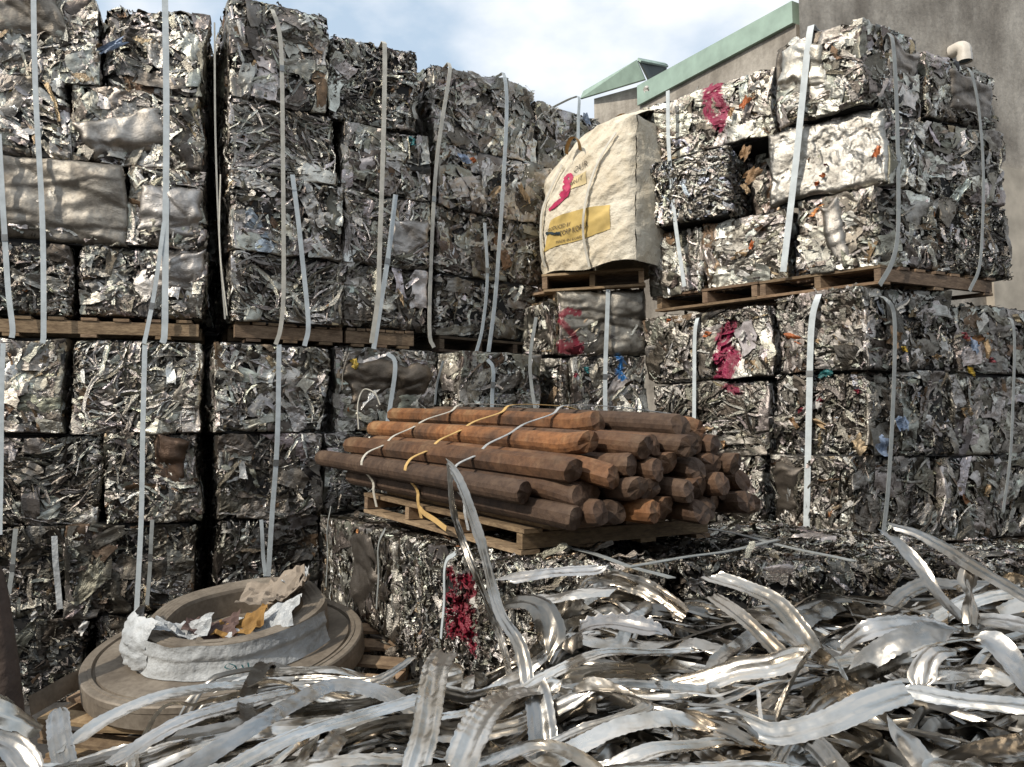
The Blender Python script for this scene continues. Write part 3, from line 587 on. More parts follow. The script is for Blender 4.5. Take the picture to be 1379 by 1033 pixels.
rb(6, .13, .79, c, 'mixed', 'low bale showing under the dark pallet behind the strip heap')
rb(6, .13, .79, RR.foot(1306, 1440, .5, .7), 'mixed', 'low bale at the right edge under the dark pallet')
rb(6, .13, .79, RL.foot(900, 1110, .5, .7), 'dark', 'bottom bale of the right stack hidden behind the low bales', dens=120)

# ------------------------------------------------------------------ low bales that carry the bars
PLT = Stack(430, 5.7, 650, 3.75)
PA = np.array(plan(430, 5.75)); PB = np.array(plan(655, 3.5)); pt = (PB - PA) / np.linalg.norm(PB - PA); pback = np.array([1.62, -.05])
PZ = 1.18; Lp = np.linalg.norm(PB - PA)
def pseg(a, b, off=0.0): 
    A = PA + pt * a * Lp; B = PA + pt * b * Lp; return A, B
segs = [(0, .26, 'vert', 'end bale of the low row, nearest the second stack'), (.265, .56, 'vert', 'low bale of upright dull sheets under the bar pallet'), (.565, .995, 'fine', 'low bale sprayed dark red on its side')]
for a, b, s, lb in segs:
    A, B = pseg(a, b); fp = [A, B, B + np.array([.8, -.02]), A + np.array([.8, -.02])]
    mk = []
    if 'red' in lb:
        ST = Stack(430, 5.7, 650, 3.75); ST.A, ST.B = PA, PB
        mk = [ml(ST, [(597, 770), (596, 800), (600, 840)], .032, 'red', .3), ml(ST, [(612, 782), (624, 780), (628, 795), (618, 808), (606, 812), (622, 818), (626, 835), (612, 842), (602, 846)], .042, 'red', .3),
              ml(ST, [(604, 800), (620, 830), (628, 860), (634, 872)], .038, 'red', .3), ml(ST, [(608, 815), (618, 850)], .045, 'red', .3)]
    bale(fp, .60, PZ, s, lb, GS, top=True, marks=mk, sheet=[dict(kind='plate', box=(.1, .6, .05, .9), col=(.20, .175, .15, .8), lift=.03)] if 'upright' in lb else None, tone=.95, dens=340)
    bale(fp, .0, .59, 'dark', lb.replace('sprayed dark red on its side', 'in the bottom layer below the red sprayed one').replace('end bale', 'bottom end bale').replace('low bale of upright dull sheets', 'bottom bale'), GS, dens=150)
# those behind: top surface seen as one rough floor
o1 = PA + np.array([.82, -.02]); 
for k, (a, b, s, lb) in enumerate([(0, .38, 'fine', 'flat topped low bale beneath the middle of the bar pallet'), (.385, .7, 'wires', 'flat topped low bale in shade beside the bar ends'), (.705, .995, 'fine', 'flat topped low bale at the edge of the strip heap')]):
    A = o1 + pt * a * Lp; B = o1 + pt * b * Lp; d2 = np.array([1.0 + .25 * k, .02])
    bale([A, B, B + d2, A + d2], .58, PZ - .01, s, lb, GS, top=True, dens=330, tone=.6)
    bale([A, B, B + d2, A + d2], .0, .57, 'dark', lb.replace('flat topped low bale', 'bottom bale'), GS, dens=60, faces=[0, 1])
for k, (a, b, lb) in enumerate([(.18, .60, 'low bale between the bar ends and the right stack'), (.605, 1.0, 'low bale with a band across its top in front of the right stack')]):
    A = o1 + pt * a * Lp + np.array([1.14 + .35 * (k), .03]); B = o1 + pt * b * Lp + np.array([1.4 + .12 * k, .03]); d2 = np.array([.80, .02]) if k else np.array([.80, .02])
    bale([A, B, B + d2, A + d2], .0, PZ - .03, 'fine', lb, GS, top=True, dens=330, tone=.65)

# ------------------------------------------------------------------ pallets
def pallet(p0, p1, dv, z0, h, label, group='wooden pallets', par=False, nstr=4, ndeck=7, seed=1, tilt=None, tone=1.0):
    p0, p1, dv = (np.array(q, float) for q in (p0, p1, dv)); rng = np.random.default_rng(seed)
    o = empty('pallet', (*((p0 + p1 + dv) / 2), z0), label, 'pallet', group); org = np.array([*((p0 + p1 + dv) / 2), z0])
    ex = (p1 - p0); Lx = np.linalg.norm(ex); ex = ex / Lx; Ly = np.linalg.norm(dv); ey = dv / Ly
    ex3 = np.array([*ex, 0]); ey3 = np.array([*ey, 0]); b0 = np.array([*p0, z0]); Z = np.array([0, 0, 1.0])
    def col(): k = rng.uniform(.6, 1.15) * tone; return (k, k * rng.uniform(.92, 1.0), k * rng.uniform(.85, 1), 1)
    bt = .02
    def boards(z, n, wd):
        m = MB()
        for i in range(n):
            f = (i + .5) / n
            if par: c = b0 + ex3 * (Lx * (i + .5) / n) + ey3 * Ly / 2; m.box(c + Z * (z + rng.uniform(-.002, .002)), ex3, ey3, Z, min(wd, Lx / n * .82), Ly, bt, col())
            else: c = b0 + ex3 * (Lx / 2 + rng.uniform(-.012, .012)) + ey3 * (wd / 2 + (Ly - wd) * i / (n - 1)); m.box(c + Z * (z + rng.uniform(-.002, .002)), ex3, ey3, Z, Lx + rng.uniform(-.02, .02), wd, bt, col())
        return m
    m = boards(h - bt / 2, ndeck, .10); d = m.build('top_deck', M_WOOD, o, org)
    m = boards(bt / 2, max(3, ndeck // 2), .10); m.build('bottom_deck', M_WOOD, o, org)
    for i in range(nstr):
        m = MB(); f = i / (nstr - 1); sh = h - 2 * bt - .008
        if par: c = b0 + ex3 * Lx / 2 + ey3 * (.03 + (Ly - .06) * f); m.box(c + Z * (h / 2), ex3, ey3, Z, Lx * .995, .045, sh, col())
        else: c = b0 + ex3 * (.025 + (Lx - .05) * f) + ey3 * Ly / 2; m.box(c + Z * (h / 2), ex3, ey3, Z, .045, Ly * .99, sh, col())
        m.build('stringer', M_WOOD, o, org)
    if tilt:
        o.rotation_euler = tilt
    return o
def sp(st, x, z): return st.pt(x, z)
fp = L1.foot(-40, 268, 2.48, .8); pallet(fp[0], fp[1], fp[3] - fp[0], 2.415, .135, 'long pallet timber between the bale layers of the leftmost stack', par=True, seed=1)
fp = L2.foot(316, 462, 2.48, .8); pallet(fp[0], fp[1], fp[3] - fp[0], 2.415, .14, 'grey brown pallet across the second stack, its left one', par=True, seed=2, tone=.6)
fp = L2.foot(466, 558, 2.48, .8); pallet(fp[0], fp[1], fp[3] - fp[0], 2.415, .14, 'dark pallet end across the second stack, its right one', par=True, seed=3, tone=.6)
fp = L3.foot(592, 742, 2.48, .8); pallet(fp[0], fp[1], fp[3] - fp[0], 2.415, .13, 'dark brown pallet under the upper bales left of the red S bale', seed=4, tone=.4)
# right stack, upper pallet: open ends along the left facing side, long timber along the right facing side
a, c_, b_ = RL.pt(884, 2.8), RL.pt(1186, 2.8), RR.pt(1338, 2.8)
n_ = np.array([(b_ - c_)[0], (b_ - c_)[1]])
pm = a + (c_ - a) * .50
pallet(a, a + (c_ - a) * .495, n_ * .78, 2.755, .135, 'far half of the pallets carrying the upper right stack, beside the bag', nstr=3, seed=5, tone=.75)
pallet(a + (c_ - a) * .505, c_, n_ * .995, 2.755, .135, 'broad pallet corner sticking out below the upper right stack', nstr=3, seed=6, tone=.75)
a2, c2, b2 = RL.pt(1120, .87), RL.pt(1185, .87), RR.pt(1400, .87)
pallet(c2, b2, (a2 - c2) * 1.6, .795, .13, 'dark low pallet under the lower right stack behind the strip heap', par=True, nstr=3, seed=7, tone=.35)
# pallet with the bag, two stacked
fpB = [plan(732, 7.0), plan(872, 6.75)]
pallet(fpB[0], fpB[1], np.array([.12, .75]), 2.965, .15, 'pallet directly under the white bulk bag', nstr=3, seed=8)
pallet(plan(697, 7.35), plan(752, 7.0), np.array([.35, .55]), 2.87, .12, 'thin pallet poking out left of the bag pallet', nstr=2, ndeck=4, seed=9)

# pallet of the brown bars
Q0 = at(489, 690, 5.05)[:2]; Q1 = at(702, 725, 3.66)[:2]
TILT = .045
bp = pallet(Q0, Q1, np.array([.98, .62]), PZ + .004, .118, 'pallet under the rusty brown bars', nstr=4, ndeck=8, seed=10)
_l = nrm(Q1 - Q0); _ax = Vector((-_l[1], _l[0], 0)); _rm = Matrix.Rotation(math.atan(TILT), 4, _ax); _c = Vector((Q1[0], Q1[1], PZ + .01))
_m = Matrix.Translation(_c) @ _rm @ Matrix.Translation(-_c) @ Matrix.Translation(bp.location); bp.location = _m.to_translation(); bp.rotation_euler = _m.to_euler()

# ------------------------------------------------------------------ rusty bars
ldir = nrm(np.array([Q1[0] - Q0[0], Q1[1] - Q0[1]])); vdir = np.array([-ldir[1], ldir[0]])
def log(end, length, r, label, seed, orange=0.0, dz=0.0, yaw=0.0, tone=1.0, bend=.02):
    rng = np.random.default_rng(seed); end = np.array(end, float); d = np.array([ldir[0], ldir[1]])
    cy, sy = math.cos(yaw), math.sin(yaw); d = np.array([d[0] * cy - d[1] * sy, d[0] * sy + d[1] * cy]); d3 = nrm(np.array([*d, -dz])); side = nrm(np.cross(d3, [0, 0, 1.0])); up = np.cross(side, d3)
    NR, NS = 22, 16; ts = np.r_[0, .012, .03, np.linspace(.06, .92, NR - 7), .95, .975, .992, 1.0]; ph = rng.uniform(0, 6)
    P = np.zeros((len(ts), NS, 3)); ang = np.arange(NS) / NS * 2 * math.pi; ev = rng.uniform(-.35, .35, 2)
    nfl = 8; poly = np.cos(math.pi / nfl) / np.cos((ang + ph) % (2 * math.pi / nfl) - math.pi / nfl); rad = .1 + .9 * poly
    lump = 1 + rng.normal(0, .008, NS); kink = rng.uniform(.0, .025) * rng.choice([-1, 1])
    for i, t in enumerate(ts):
        c = end - d3 * length * (1 - t) + side * bend * math.sin(t * math.pi + ev[0]) + up * bend * .6 * math.sin(t * 2.4 + ev[1])
        if t > .93: c = c + up * kink * (t - .93) / .07 + side * kink * (t - .93) / .07
        k = 1.0
        if t > .995: k = .93
        if t < .02: k = .93 + t * 3.5
        sk = (np.cos(ang + ph) * .018 + rng.normal(0, .004, NS)) * (1 if t > .97 else 0)
        P[i] = c + (side * (np.cos(ang) * rad * lump)[:, None] + up * (np.sin(ang) * rad * lump)[:, None]) * r * k * (1 + rng.normal(0, .002, (NS, 1))) + d3 * sk[:, None]
    m = MB(); o = P[0].mean(0); n = len(ts); col = np.array([tone, tone, tone, orange])
    idx = np.arange(n * NS).reshape(n, NS); q = np.stack([idx[:-1], np.roll(idx[:-1], -1, 1), np.roll(idx[1:], -1, 1), idx[1:]], -1).reshape(-1, 4)
    m.add(P.reshape(-1, 3), q, col, 0, False)
    for e in (0, n - 1):
        cc = P[e].mean(0) + d3 * (.012 if e else -.008); cap = np.vstack([P[e], P[e] * .55 + cc * .45 + d3 * (np.cos(ang * 2 + ph) * .004)[:, None], [cc]]); a = np.arange(NS); b = np.roll(a, -1)
        q4 = np.stack([a, b, b + NS, a + NS], 1) if e else np.stack([a + NS, b + NS, b, a], 1)
        m.add(cap, q4, np.array([tone * .9, tone * .9, tone * .9, orange * .8]), 0, False)
        tri = np.stack([a + NS, b + NS, np.full(NS, 2 * NS)], 1)
        m.add(cap, tri if e else tri[:, ::-1], np.array([tone * .9, tone * .9, tone * .9, orange * .8]), 0, False)
    ob = m.build('rusty_bar', M_RUST, None, o); tag(ob, label, 'metal bar', 'rusty brown bars stacked on a pallet'); return ob
rl = .056; ztop0 = PZ + .004 + .12
PLACE = ['front', 'second', 'third', 'fourth', 'fifth', 'sixth', 'seventh', 'eighth', 'ninth', 'tenth', 'eleventh', 'twelfth', 'thirteenth']
base = np.array(at(772, 697, 3.42)[:2])
layers = [
  ('bottom', ztop0 + rl, 0.0, 10, [0, .08, .02, .12, .05, .14, .08, .0, .08, .02], {3: .9, 4: .5}),
  ('second', ztop0 + rl + .096, -.080, 10, [-.20, -.02, -.05, .10, .04, .12, .06, .12, .04, .08], {2: .4}),
  ('third', ztop0 + rl + .194, .04, 9, [-.05, .06, .04, .12, .02, .10, .04, .10, .0], {0: .35, 1: .5}),
  ('fourth', ztop0 + rl + .292, .21, 6, [-.10, .06, .02, .10, .02, .06], {0: 1, 2: .4}),
  ('top', ztop0 + rl + .388, .46, 3, [-.36, .02, .04], {0: .9, 2: .6}),
]
sd = 500
for li, (nm, z, off, cnt, sh, orr) in enumerate(layers):
    for i in range(cnt):
        sd += 1; rg = random.Random(sd); s = off + i * .121 + rg.uniform(-.01, .01)
        e = base + vdir * s + ldir * (sh[i] + rg.uniform(-.03, .03)); o_ = orr.get(i, rg.choice([0, 0, .15, .3]))
        look = 'orange rusted bar' if o_ > .6 else 'dark brown bar'
        log((e[0], e[1], z + rg.uniform(-.004, .004)), 2.32 + rg.uniform(-.12, .1), rl * rg.uniform(.97, 1.03), f"{look}, {PLACE[i]} from the yard side in the {nm} layer of the pile", sd, o_, dz=TILT + rg.uniform(.0, .016), yaw=R(rg.uniform(-1.2, 1.2)) * (i > 0), tone=rg.uniform(.75, 1.25))

# ------------------------------------------------------------------ bands and cords
seed_ = 0
M_SEAL = simple('crimp_seal', (.25, .25, .24), .4, 20, .2, .2, .8)
def ribbon(P, wdir, wd, th, mats, name, label, cat, group, n=40, parent=None, wob=.004, seed=0, twist=None):
    global seed_
    seed_ += 1; rng = np.random.default_rng(seed + 9); Q = catmull(P, n); T = nrm(np.gradient(Q, axis=0)); 
    Wd = np.tile(np.array(wdir, float), (n, 1)) if np.ndim(wdir) == 1 else wdir
    Wd = nrm(Wd - (Wd * T).sum(1, keepdims=True) * T); Nn = np.cross(T, Wd)
    Q = Q + Nn * (wob * np.sin(np.linspace(0, 9, n) + rng.uniform(0, 6)))[:, None]
    G = np.stack([Q + Wd * wd / 2 + Nn * th / 2, Q - Wd * wd / 2 + Nn * th / 2, Q - Wd * wd / 2 - Nn * th / 2, Q + Wd * wd / 2 - Nn * th / 2, Q + Wd * wd / 2 + Nn * th / 2], 1)
    m = MB(); m.grid(G, smooth=False); 
    for e in (0, -1): m.add(G[e][:4], [[0, 1, 2, 3]], smooth=False)
    o = m.build(name, mats, parent, Q[0]); 
    if not parent: tag(o, label, cat, group)
    if n == 70 and wd > .02 and seed_ % 2 == 0:      # crimped seal
        i = int(n * (.35 + .4 * ((seed_ * 37) % 10) / 10)); m2 = MB(); m2.box(Q[i] - Q[0], Wd[i], Nn[i], T[i], wd * 1.12, .010, .045); m2.build('seal', M_SEAL, o)
    return o
GB = 'packing bands strung down the bale stacks'
def band(st, pts, label, m=None, wd=.034, off=.078, over=True, under=False, seed=0):
    m = m or M_BAND; P = [on_plane(x, y, st.A, st.B, off) for x, y in pts]; t = nrm(np.array([*(st.B - st.A), 0])); back = np.array([-t[1], t[0], 0])
    if over: P = [P[0] + back * .6 + [0, 0, -.02], P[0] + back * .25 + [0, 0, -.015], P[0] + back * .07 + [0, 0, -.018]] + [P[0] + [0, 0, -.05]] + P[1:]
    if under: P = P + [P[-1] + back * .15 + [0, 0, -.02]]
    return ribbon(P, t, wd, .003, m, 'packing_band', label, 'band', GB, n=70, seed=seed)
band(L1, [(44, -60), (48, 120), (57, 300), (59, 442), (57, 462)], 'pale band down the upper leftmost stack, left of two long ones', over=False)
band(L1, [(-2, 180), (3, 260), (10, 380), (17, 440), (16, 455)], 'slanting pale band at the very left edge of the photo', over=False)
band(L1, [(221, -60), (224, 120), (223, 300), (222, 440), (219, 462)], 'pale band down the upper leftmost stack near the black gap', over=False, wd=.042)
band(L1, [(221, 300), (210, 380), (199, 440), (194, 463)], 'thin slanting band crossing to the left over the leftmost pallet', over=False, wd=.028)
band(L1, [(195, 464), (192, 600), (190, 700), (184, 825)], 'bluish band down the lower leftmost stack to the coil', over=False, m=M_BAND, wd=.032)
band(L1, [(205, 700), (202, 760), (198, 815)], 'short dull band just right of the bluish lower band', over=False, m=M_BAND_DULL, wd=.025)
band(L1, [(4, 462), (2, 560), (0, 720)], 'band at the left photo edge below the pallet', over=False, wd=.03)
band(L1, [(21, 712), (17, 760), (12, 800)], 'short dull band over the bottom left bales', over=False, m=M_BAND_DULL, wd=.028)
band(L1, [(73, 722), (76, 770), (81, 820)], 'short bright white band end hanging by the bottom left bales', over=False, m=M_WHITEP, wd=.036)
band(L2, [(368, 8), (378, 60), (381, 200), (382, 380), (378, 440), (371, 464)], 'cream band down the left column of the second stack', m=M_BAND_CREAM, off=.085, wd=.03)
band(L2, [(394, 235), (404, 320), (415, 430), (410, 466)], 'pale band starting halfway down the second stack', over=False, off=.075)
band(L2, [(376, 464), (373, 600), (366, 700), (361, 776)], 'pale band down the lower second stack to the coil', over=False, off=.09)
band(L2, [(352, 700), (354, 740), (357, 776)], 'thin band end left of the lower second stack band', over=False, off=.08, wd=.025)
band(L2, [(289, 30), (290, 180), (296, 330), (303, 430)], 'thin yellowish cord on the left corner of the second stack', over=False, m=M_BAND_CREAM, wd=.012, off=.07)
band(L2, [(518, 55), (516, 200), (511, 350), (509, 400), (500, 462)], 'cream band down the right column of the second stack', m=M_BAND_CREAM, wd=.036)
band(L2, [(533, 262), (522, 350), (512, 415), (503, 470)], 'pale band joining the cream one above the pallet', over=False, wd=.038, off=.04)
band(L2, [(522, 476), (532, 490), (526, 545), (518, 590)], 'bent band over the bale with the yellow rag', over=False, off=.06)
band(L3, [(606, 84), (590, 200), (583, 300), (578, 440), (584, 468)], 'yellowish band on the left edge of the third stack', m=M_BAND_CREAM, wd=.034, off=.05)
band(L3, [(679, 95), (682, 150), (676, 280), (667, 400), (657, 478)], 'grey white band down the middle of the third stack', wd=.038)
band(L3, [(653, 300), (656, 380), (650, 440), (640, 478)], 'thin band left of the middle one on the third stack', over=False, wd=.03)
band(L3, [(780, 125), (779, 160), (778, 190)], 'short band behind the top of the white bag', wd=.035)
band(L3, [(657, 484), (664, 500), (662, 560)], 'band in front of the bale with torn paper', over=False, off=.36, wd=.034)
band(L3, [(597, 486), (590, 510), (585, 545)], 'thin dull band at the left of the torn paper bale', over=False, off=.34, wd=.018, m=M_BAND_DULL)
band(MS, [(819, 390), (816, 470), (815, 520), (815, 565)], 'pale band down past the red S bale', over=False, wd=.036, off=.06)
band(MS, [(722, 427), (714, 480), (716, 520), (725, 575)], 'thin band beside the left side of the red S bale', over=False, wd=.028, off=.13, m=M_BAND_DULL)
band(RL, [(899, 122), (901, 200), (908, 290), (922, 386)], 'pale band down the far end of the upper right stack', wd=.034, off=.12, over=False)
band(RL, [(1091, 32), (1082, 120), (1068, 250), (1055, 366)], 'broad white band down the front corner of the upper right stack', wd=.05, off=.07)
band(RR, [(1201, 45), (1209, 180), (1210, 300), (1202, 350), (1184, 384)], 'grey band on the shaded side of the upper right stack', wd=.038, off=.07, m=M_BAND_DULL)
band(RR, [(1306, 88), (1318, 150), (1325, 240), (1320, 350), (1305, 392)], 'thin grey band under the vent pipe on the right stack', wd=.03, off=.05, m=M_BAND_DULL)
band(RL, [(938, 425), (935, 470), (935, 600)], 'pale band down the lower right stack behind the bar ends', wd=.032, off=.05)
band(RR, [(1192, 394), (1204, 430), (1203, 550), (1196, 660), (1184, 755)], 'grey band on the corner of the lower right stack', wd=.036, off=.06, m=M_BAND_DULL)
band(RL, [(1101, 392), (1093, 440), (1089, 560), (1086, 728)], 'white band down the front of the lower right stack', wd=.046, off=.06)
band(RR, [(1362, 425), (1366, 480), (1362, 600), (1350, 690)], 'grey band near the right photo edge on the lower stack', wd=.03, off=.06, m=M_BAND_DULL)
PSt = Stack(430, 5.7, 650, 3.75); PSt.A, PSt.B = PA, PB
band(PSt, [(445, 682), (441, 720), (440, 790)], 'thin cord down the end of the low bale row', wd=.014, off=.05, m=M_BAND_DULL, over=False)
band(PSt, [(518, 712), (510, 740), (508, 820)], 'thin dull band down the second low bale', wd=.016, off=.05, m=M_BAND_DULL, over=False)
band(PSt, [(612, 745), (600, 765), (595, 860)], 'grey band beside the dark red paint', wd=.02, off=.05, m=M_BAND, over=False)
def flat_band(pts, z, label, wd=.03, m=None):
    P = [on_z(x, y, z) for x, y in pts]; d = nrm(P[-1] - P[0]); ribbon(P, np.array([-d[1], d[0], 0]), wd, .003, m or M_BAND_DULL, 'packing_band', label, 'band', GB, n=40)
flat_band([(846, 762), (920, 752), (1048, 728)], PZ + .035, 'long dull band lying flat over the low bales, pointing right')
flat_band([(935, 708), (1020, 726), (1150, 757)], PZ + .03, 'dull band lying across the low bales toward the right stack')
flat_band([(760, 735), (850, 762), (905, 780)], PZ + .03, 'dull band lying on the low bales just behind the strips')
# bands round the bars
GL = 'bands round the brown bars'
def bar_band(px, label, m, wd, end):
    lo_, hi_ = .2, 2.4
    for _ in range(30):
        a_ = (lo_ + hi_) / 2; q = np.array([*(base - ldir * a_ - vdir * .08), ztop0 + TILT * a_]) - EYE; x_ = W0 / 2 + F0 * (q @ RT) / (q @ _f)
        if x_ > px: lo_ = a_
        else: hi_ = a_
    rows = [(-.06, -.09, 0), (-.08, .0, 0), (-.085, .06, 0), (-.155, .15, .0), (-.125, .225, .0), (-.02, .275, .02), (.03, .325, .04), (.15, .375, .05), (.24, .425, .06), (.40, .475, .08), (.48, .52, .09), (.80, .515, .12), (end, .48, .14)]
    P = [np.array([*(base - ldir * (a_ - k_) + vdir * s_), ztop0 + z_ + TILT * a_ + .012]) for s_, z_, k_ in rows]
    ribbon(P, np.array([ldir[0], ldir[1], 0]), wd, .003, m, 'packing_band', label, 'band', GL, n=80, wob=.0)
bar_band(503, 'white band round the far left part of the brown bars', M_BAND_CREAM, .028, 1.1)
bar_band(563, 'yellow band round the middle of the brown bars', M_BAND_YEL, .03, .95)
bar_band(626, 'white band round the near part of the brown bars', M_WHITEP, .024, 1.2)
ribbon([at(564, 684, 4.35), at(580, 697, 4.2), at(602, 712, 4.08)], np.array([0, 0, 1.0]), .028, .003, M_BAND_YEL, 'packing_band', 'loose yellow band end across the bar pallet', 'band', GL, n=20)
def cord(pts, label, r=.006, m=None):
    P = catmull([at(*p) for p in pts], 50); T = nrm(np.gradient(P, axis=0)); a = nrm(np.cross(T, [0.3, .2, 1])); b = np.cross(T, a); an = np.arange(7) / 6 * 2 * math.pi
    G = P[:, None] + (a[:, None] * np.cos(an)[None, :, None] + b[:, None] * np.sin(an)[None, :, None]) * r
    mm = MB(); mm.grid(G); o = mm.build('loose_cord', m or M_ROPE, None, P[0]); tag(o, label, 'cord', 'loose cords hanging on the bales')
cord([(483, 578, 6.0), (482, 545, 6.0), (490, 525, 6.0), (505, 530, 5.98), (512, 545, 5.98)], 'pale looped cord in front of the bale with the yellow rag', m=M_BAND_CREAM)
cord([(470, 475, 6.15), (462, 500, 6.1), (461, 525, 6.1)], 'thin cord at the left of the bale with the yellow rag', .004)
cord([(297, 235, 5.63), (296, 330, 5.62), (306, 425, 5.62)], 'thin yellowish cord slanting down in the black gap', .005, M_BAND_CREAM)

# ------------------------------------------------------------------ bulk bag
bz0 = 3.125; bA = plan(728, 7.12); bB = plan(857, 6.50); bt = nrm(bB - bA); bL = np.linalg.norm(bB - bA); bn = np.array([bt[1], -bt[0]]); bd = .80
def bag_top(u): return .84 + (1.23 - .84) * np.sin(np.clip(u * 1.32, 0, 1) * 1.5708) ** 1.1
bvn = VN(77)
def bag_pt(u, h, off=0.0):   # u 0..1 across the front, h 0..1 up
    u = np.asarray(u, float); h = np.asarray(h, float)
    bul = .085 * np.sin(np.pi * np.clip(u, 0, 1)) * np.sin(np.pi * np.clip(h * .9 + .08, 0, 1))
    wr = .055 * (fbm(bvn, u * 2.5 + 2 + h * 2.5, h * 7 - u * 3.5, 3, True) - .5) + .012 * (fbm(bvn, u * 9 + 1, h * 16 - u * 9, 3, True) - .5)
    e = np.minimum(u, 1 - u); rnd = -.06 * np.exp(-np.clip(e, 0, 1) / .035)
    lean = .10 * np.clip(h - .35, 0, 1) ** 1.3
    z = bz0 + h * bag_top(u) + .02 * np.sin(u * 9) * (1 - h)
    d = bul + wr + rnd + off - lean
    x = bA[0] + bt[0] * bL * u + bn[0] * d; y = bA[1] + bt[1] * bL * u + bn[1] * d
    return np.stack([x, y, z], -1)
root = empty('bulk_bag', (*((bA + bB) / 2 - bn * .4), bz0), 'white woven bulk bag with yellow print and a pink spray stroke, on a pallet', 'bulk bag'); borg = np.array(root.location)
m = MB(); cream = np.array([.72, .655, .53, 0]); yel = np.array([.58, .42, .14, 0]); pink = np.array([.5, .03, .10, 0])
u, h = np.meshgrid(np.linspace(0, 1, 90), np.linspace(0, 1, 90), indexing='ij'); F = bag_pt(u, h); cc = np.ones(u.shape + (4,)) * cream
m.grid(F, cc)
# sides and back, pulled from the front edge
def side(u0, sgn):
    k, h = np.meshgrid(np.linspace(0, 1, 40), np.linspace(0, 1, 60), indexing='ij'); E = bag_pt(np.full_like(h, u0), h)
    b = .07 * np.sin(np.pi * k) * np.sin(np.pi * (h * .9 + .05)) + .03 * (fbm(bvn, k * 5 + 11, h * 8, 3, True) - .5)
    E[..., 0] += -bn[0] * bd * k + bt[0] * sgn * b; E[..., 1] += -bn[1] * bd * k + bt[1] * sgn * b; return E
m.grid(side(1.0, 1), cream); m.grid(side(0.0, -1), cream)
Bk = F.copy(); Bk[..., 0] -= bn[0] * bd; Bk[..., 1] -= bn[1] * bd; m.grid(Bk, cream)
k, uu = np.meshgrid(np.linspace(0, 1, 40), np.linspace(0, 1, 60), indexing='ij'); T_ = bag_pt(uu, np.ones_like(uu)); T_[..., 0] -= bn[0] * bd * k; T_[..., 1] -= bn[1] * bd * k
T_[..., 2] += .10 * np.sin(np.pi * k) * (.4 + uu) + .05 * (fbm(bvn, k * 6, uu * 7 + 3, 3, True) - .5) * np.sin(np.pi * k); m.grid(T_, cream)
m.build('bag_cloth', M_BAG, root, borg)
# printed yellow patch, lettering, spray: thin sheets that follow the cloth
def uv_of(px, py):
    best = None
    d = on_plane(px, py, bA, bB, .03); uu_ = float((d[:2] - bA) @ bt / bL)
    return uu_, float((d[2] - bz0) / bag_top(np.clip(uu_, 0, 1)))
def patch(cs, mat_, name, off, nu=24, nv=14, lab_=None):
    c = [np.array(uv_of(*q)) for q in cs]; a, b = np.meshgrid(np.linspace(0, 1, nu), np.linspace(0, 1, nv), indexing='ij'); a = a[..., None]; b = b[..., None]
    q = (c[0] * (1 - a) + c[1] * a) * (1 - b) + (c[3] * (1 - a) + c[2] * a) * b
    mm = MB(); mm.grid(bag_pt(q[..., 0], q[..., 1], off)); mm.build(name, mat_, root, borg)
M_YELP = simple('yellow_print', (.56, .40, .13), .7, 8, .2, .2); M_YELF = simple('faded_yellow_print', (.60, .48, .26), .7, 8, .2, .2); M_PINK = simple('pink_spray', (.45, .03, .10), .6, 18, .3)
M_PRT = simple('faded_black_print', (.10, .08, .06), .8, 20, .3)
patch([(733, 342), (823, 311), (823, 278), (745, 300)], M_YELP, 'yellow_print', .006)
patch([(771, 258), (793, 247), (793, 230), (771, 242)], M_YELF, 'yellow_print', .006, 10, 8)
def stroke(pts, rad, mat_, name, ptfun, n=60, rn=5):
    pts = np.array(pts, float); Q = catmull(np.c_[pts, np.zeros(len(pts))], n)[:, :2]; T = nrm(np.gradient(Q, axis=0)); N_ = np.c_[-T[:, 1], T[:, 0]]; rg = np.random.default_rng(4)
    rr = rad * (1 + .25 * np.sin(np.linspace(0, 17, n)) + rg.normal(0, .12, n)); G = np.stack([Q + N_ * (rr * s)[:, None] for s in np.linspace(-1, 1, rn)], 1)
    mm = MB(); mm.grid(ptfun(G)); return mm, name, mat_
def bagfun(off):
    def f(G):
        o = np.zeros(G.shape[:2] + (3,)); 
        for i in range(G.shape[0]):
            for j in range(G.shape[1]): q = uv_of(*G[i, j]); o[i, j] = bag_pt(q[0], q[1], off)
        return o
    return f
mm, nm, mt = stroke([(761, 243), (768, 236), (773, 240), (769, 249), (763, 254), (770, 256), (769, 264), (761, 270), (752, 277), (740, 285)], 2.6, M_PINK, 'spray_stroke', bagfun(.010), 70); mm.build(nm, mt, root, borg)
mm, nm, mt = stroke([(763, 242), (769, 252), (764, 262), (758, 266)], 4.0, M_PINK, 'spray_stroke', bagfun(.013), 40); mm.build(nm, mt, root, borg)
def text_uv(txt, x0, y0, x1, y1, hpx, name='lettering', off=.012, mt=None):
    cu = bpy.data.curves.new('lettering', 'FONT'); cu.body = txt; cu.size = 1; cu.resolution_u = 2; cu.shear = .15
    ob = bpy.data.objects.new('lettering_source', cu); C.objects.link(ob); bpy.context.view_layer.update()
    me = ob.to_mesh(); V = np.array([v.co[:] for v in me.vertices]); Fs = [list(p.vertices) for p in me.polygons]; ob.to_mesh_clear(); bpy.data.objects.remove(ob)
    Wt = V[:, 0].max(); out_ = []
    for a, b, _ in V:
        f = a / Wt; px = x0 + (x1 - x0) * f; py = y0 + (y1 - y0) * f - b * hpx / .72; q = uv_of(px, py); out_.append(bag_pt(q[0], q[1], off))
    me2 = bpy.data.meshes.new(name); me2.from_pydata([tuple(p - borg) for p in out_], [], Fs); me2.materials.append(mt or M_PRT); o = bpy.data.objects.new(name, me2); C.objects.link(o); o.parent = root
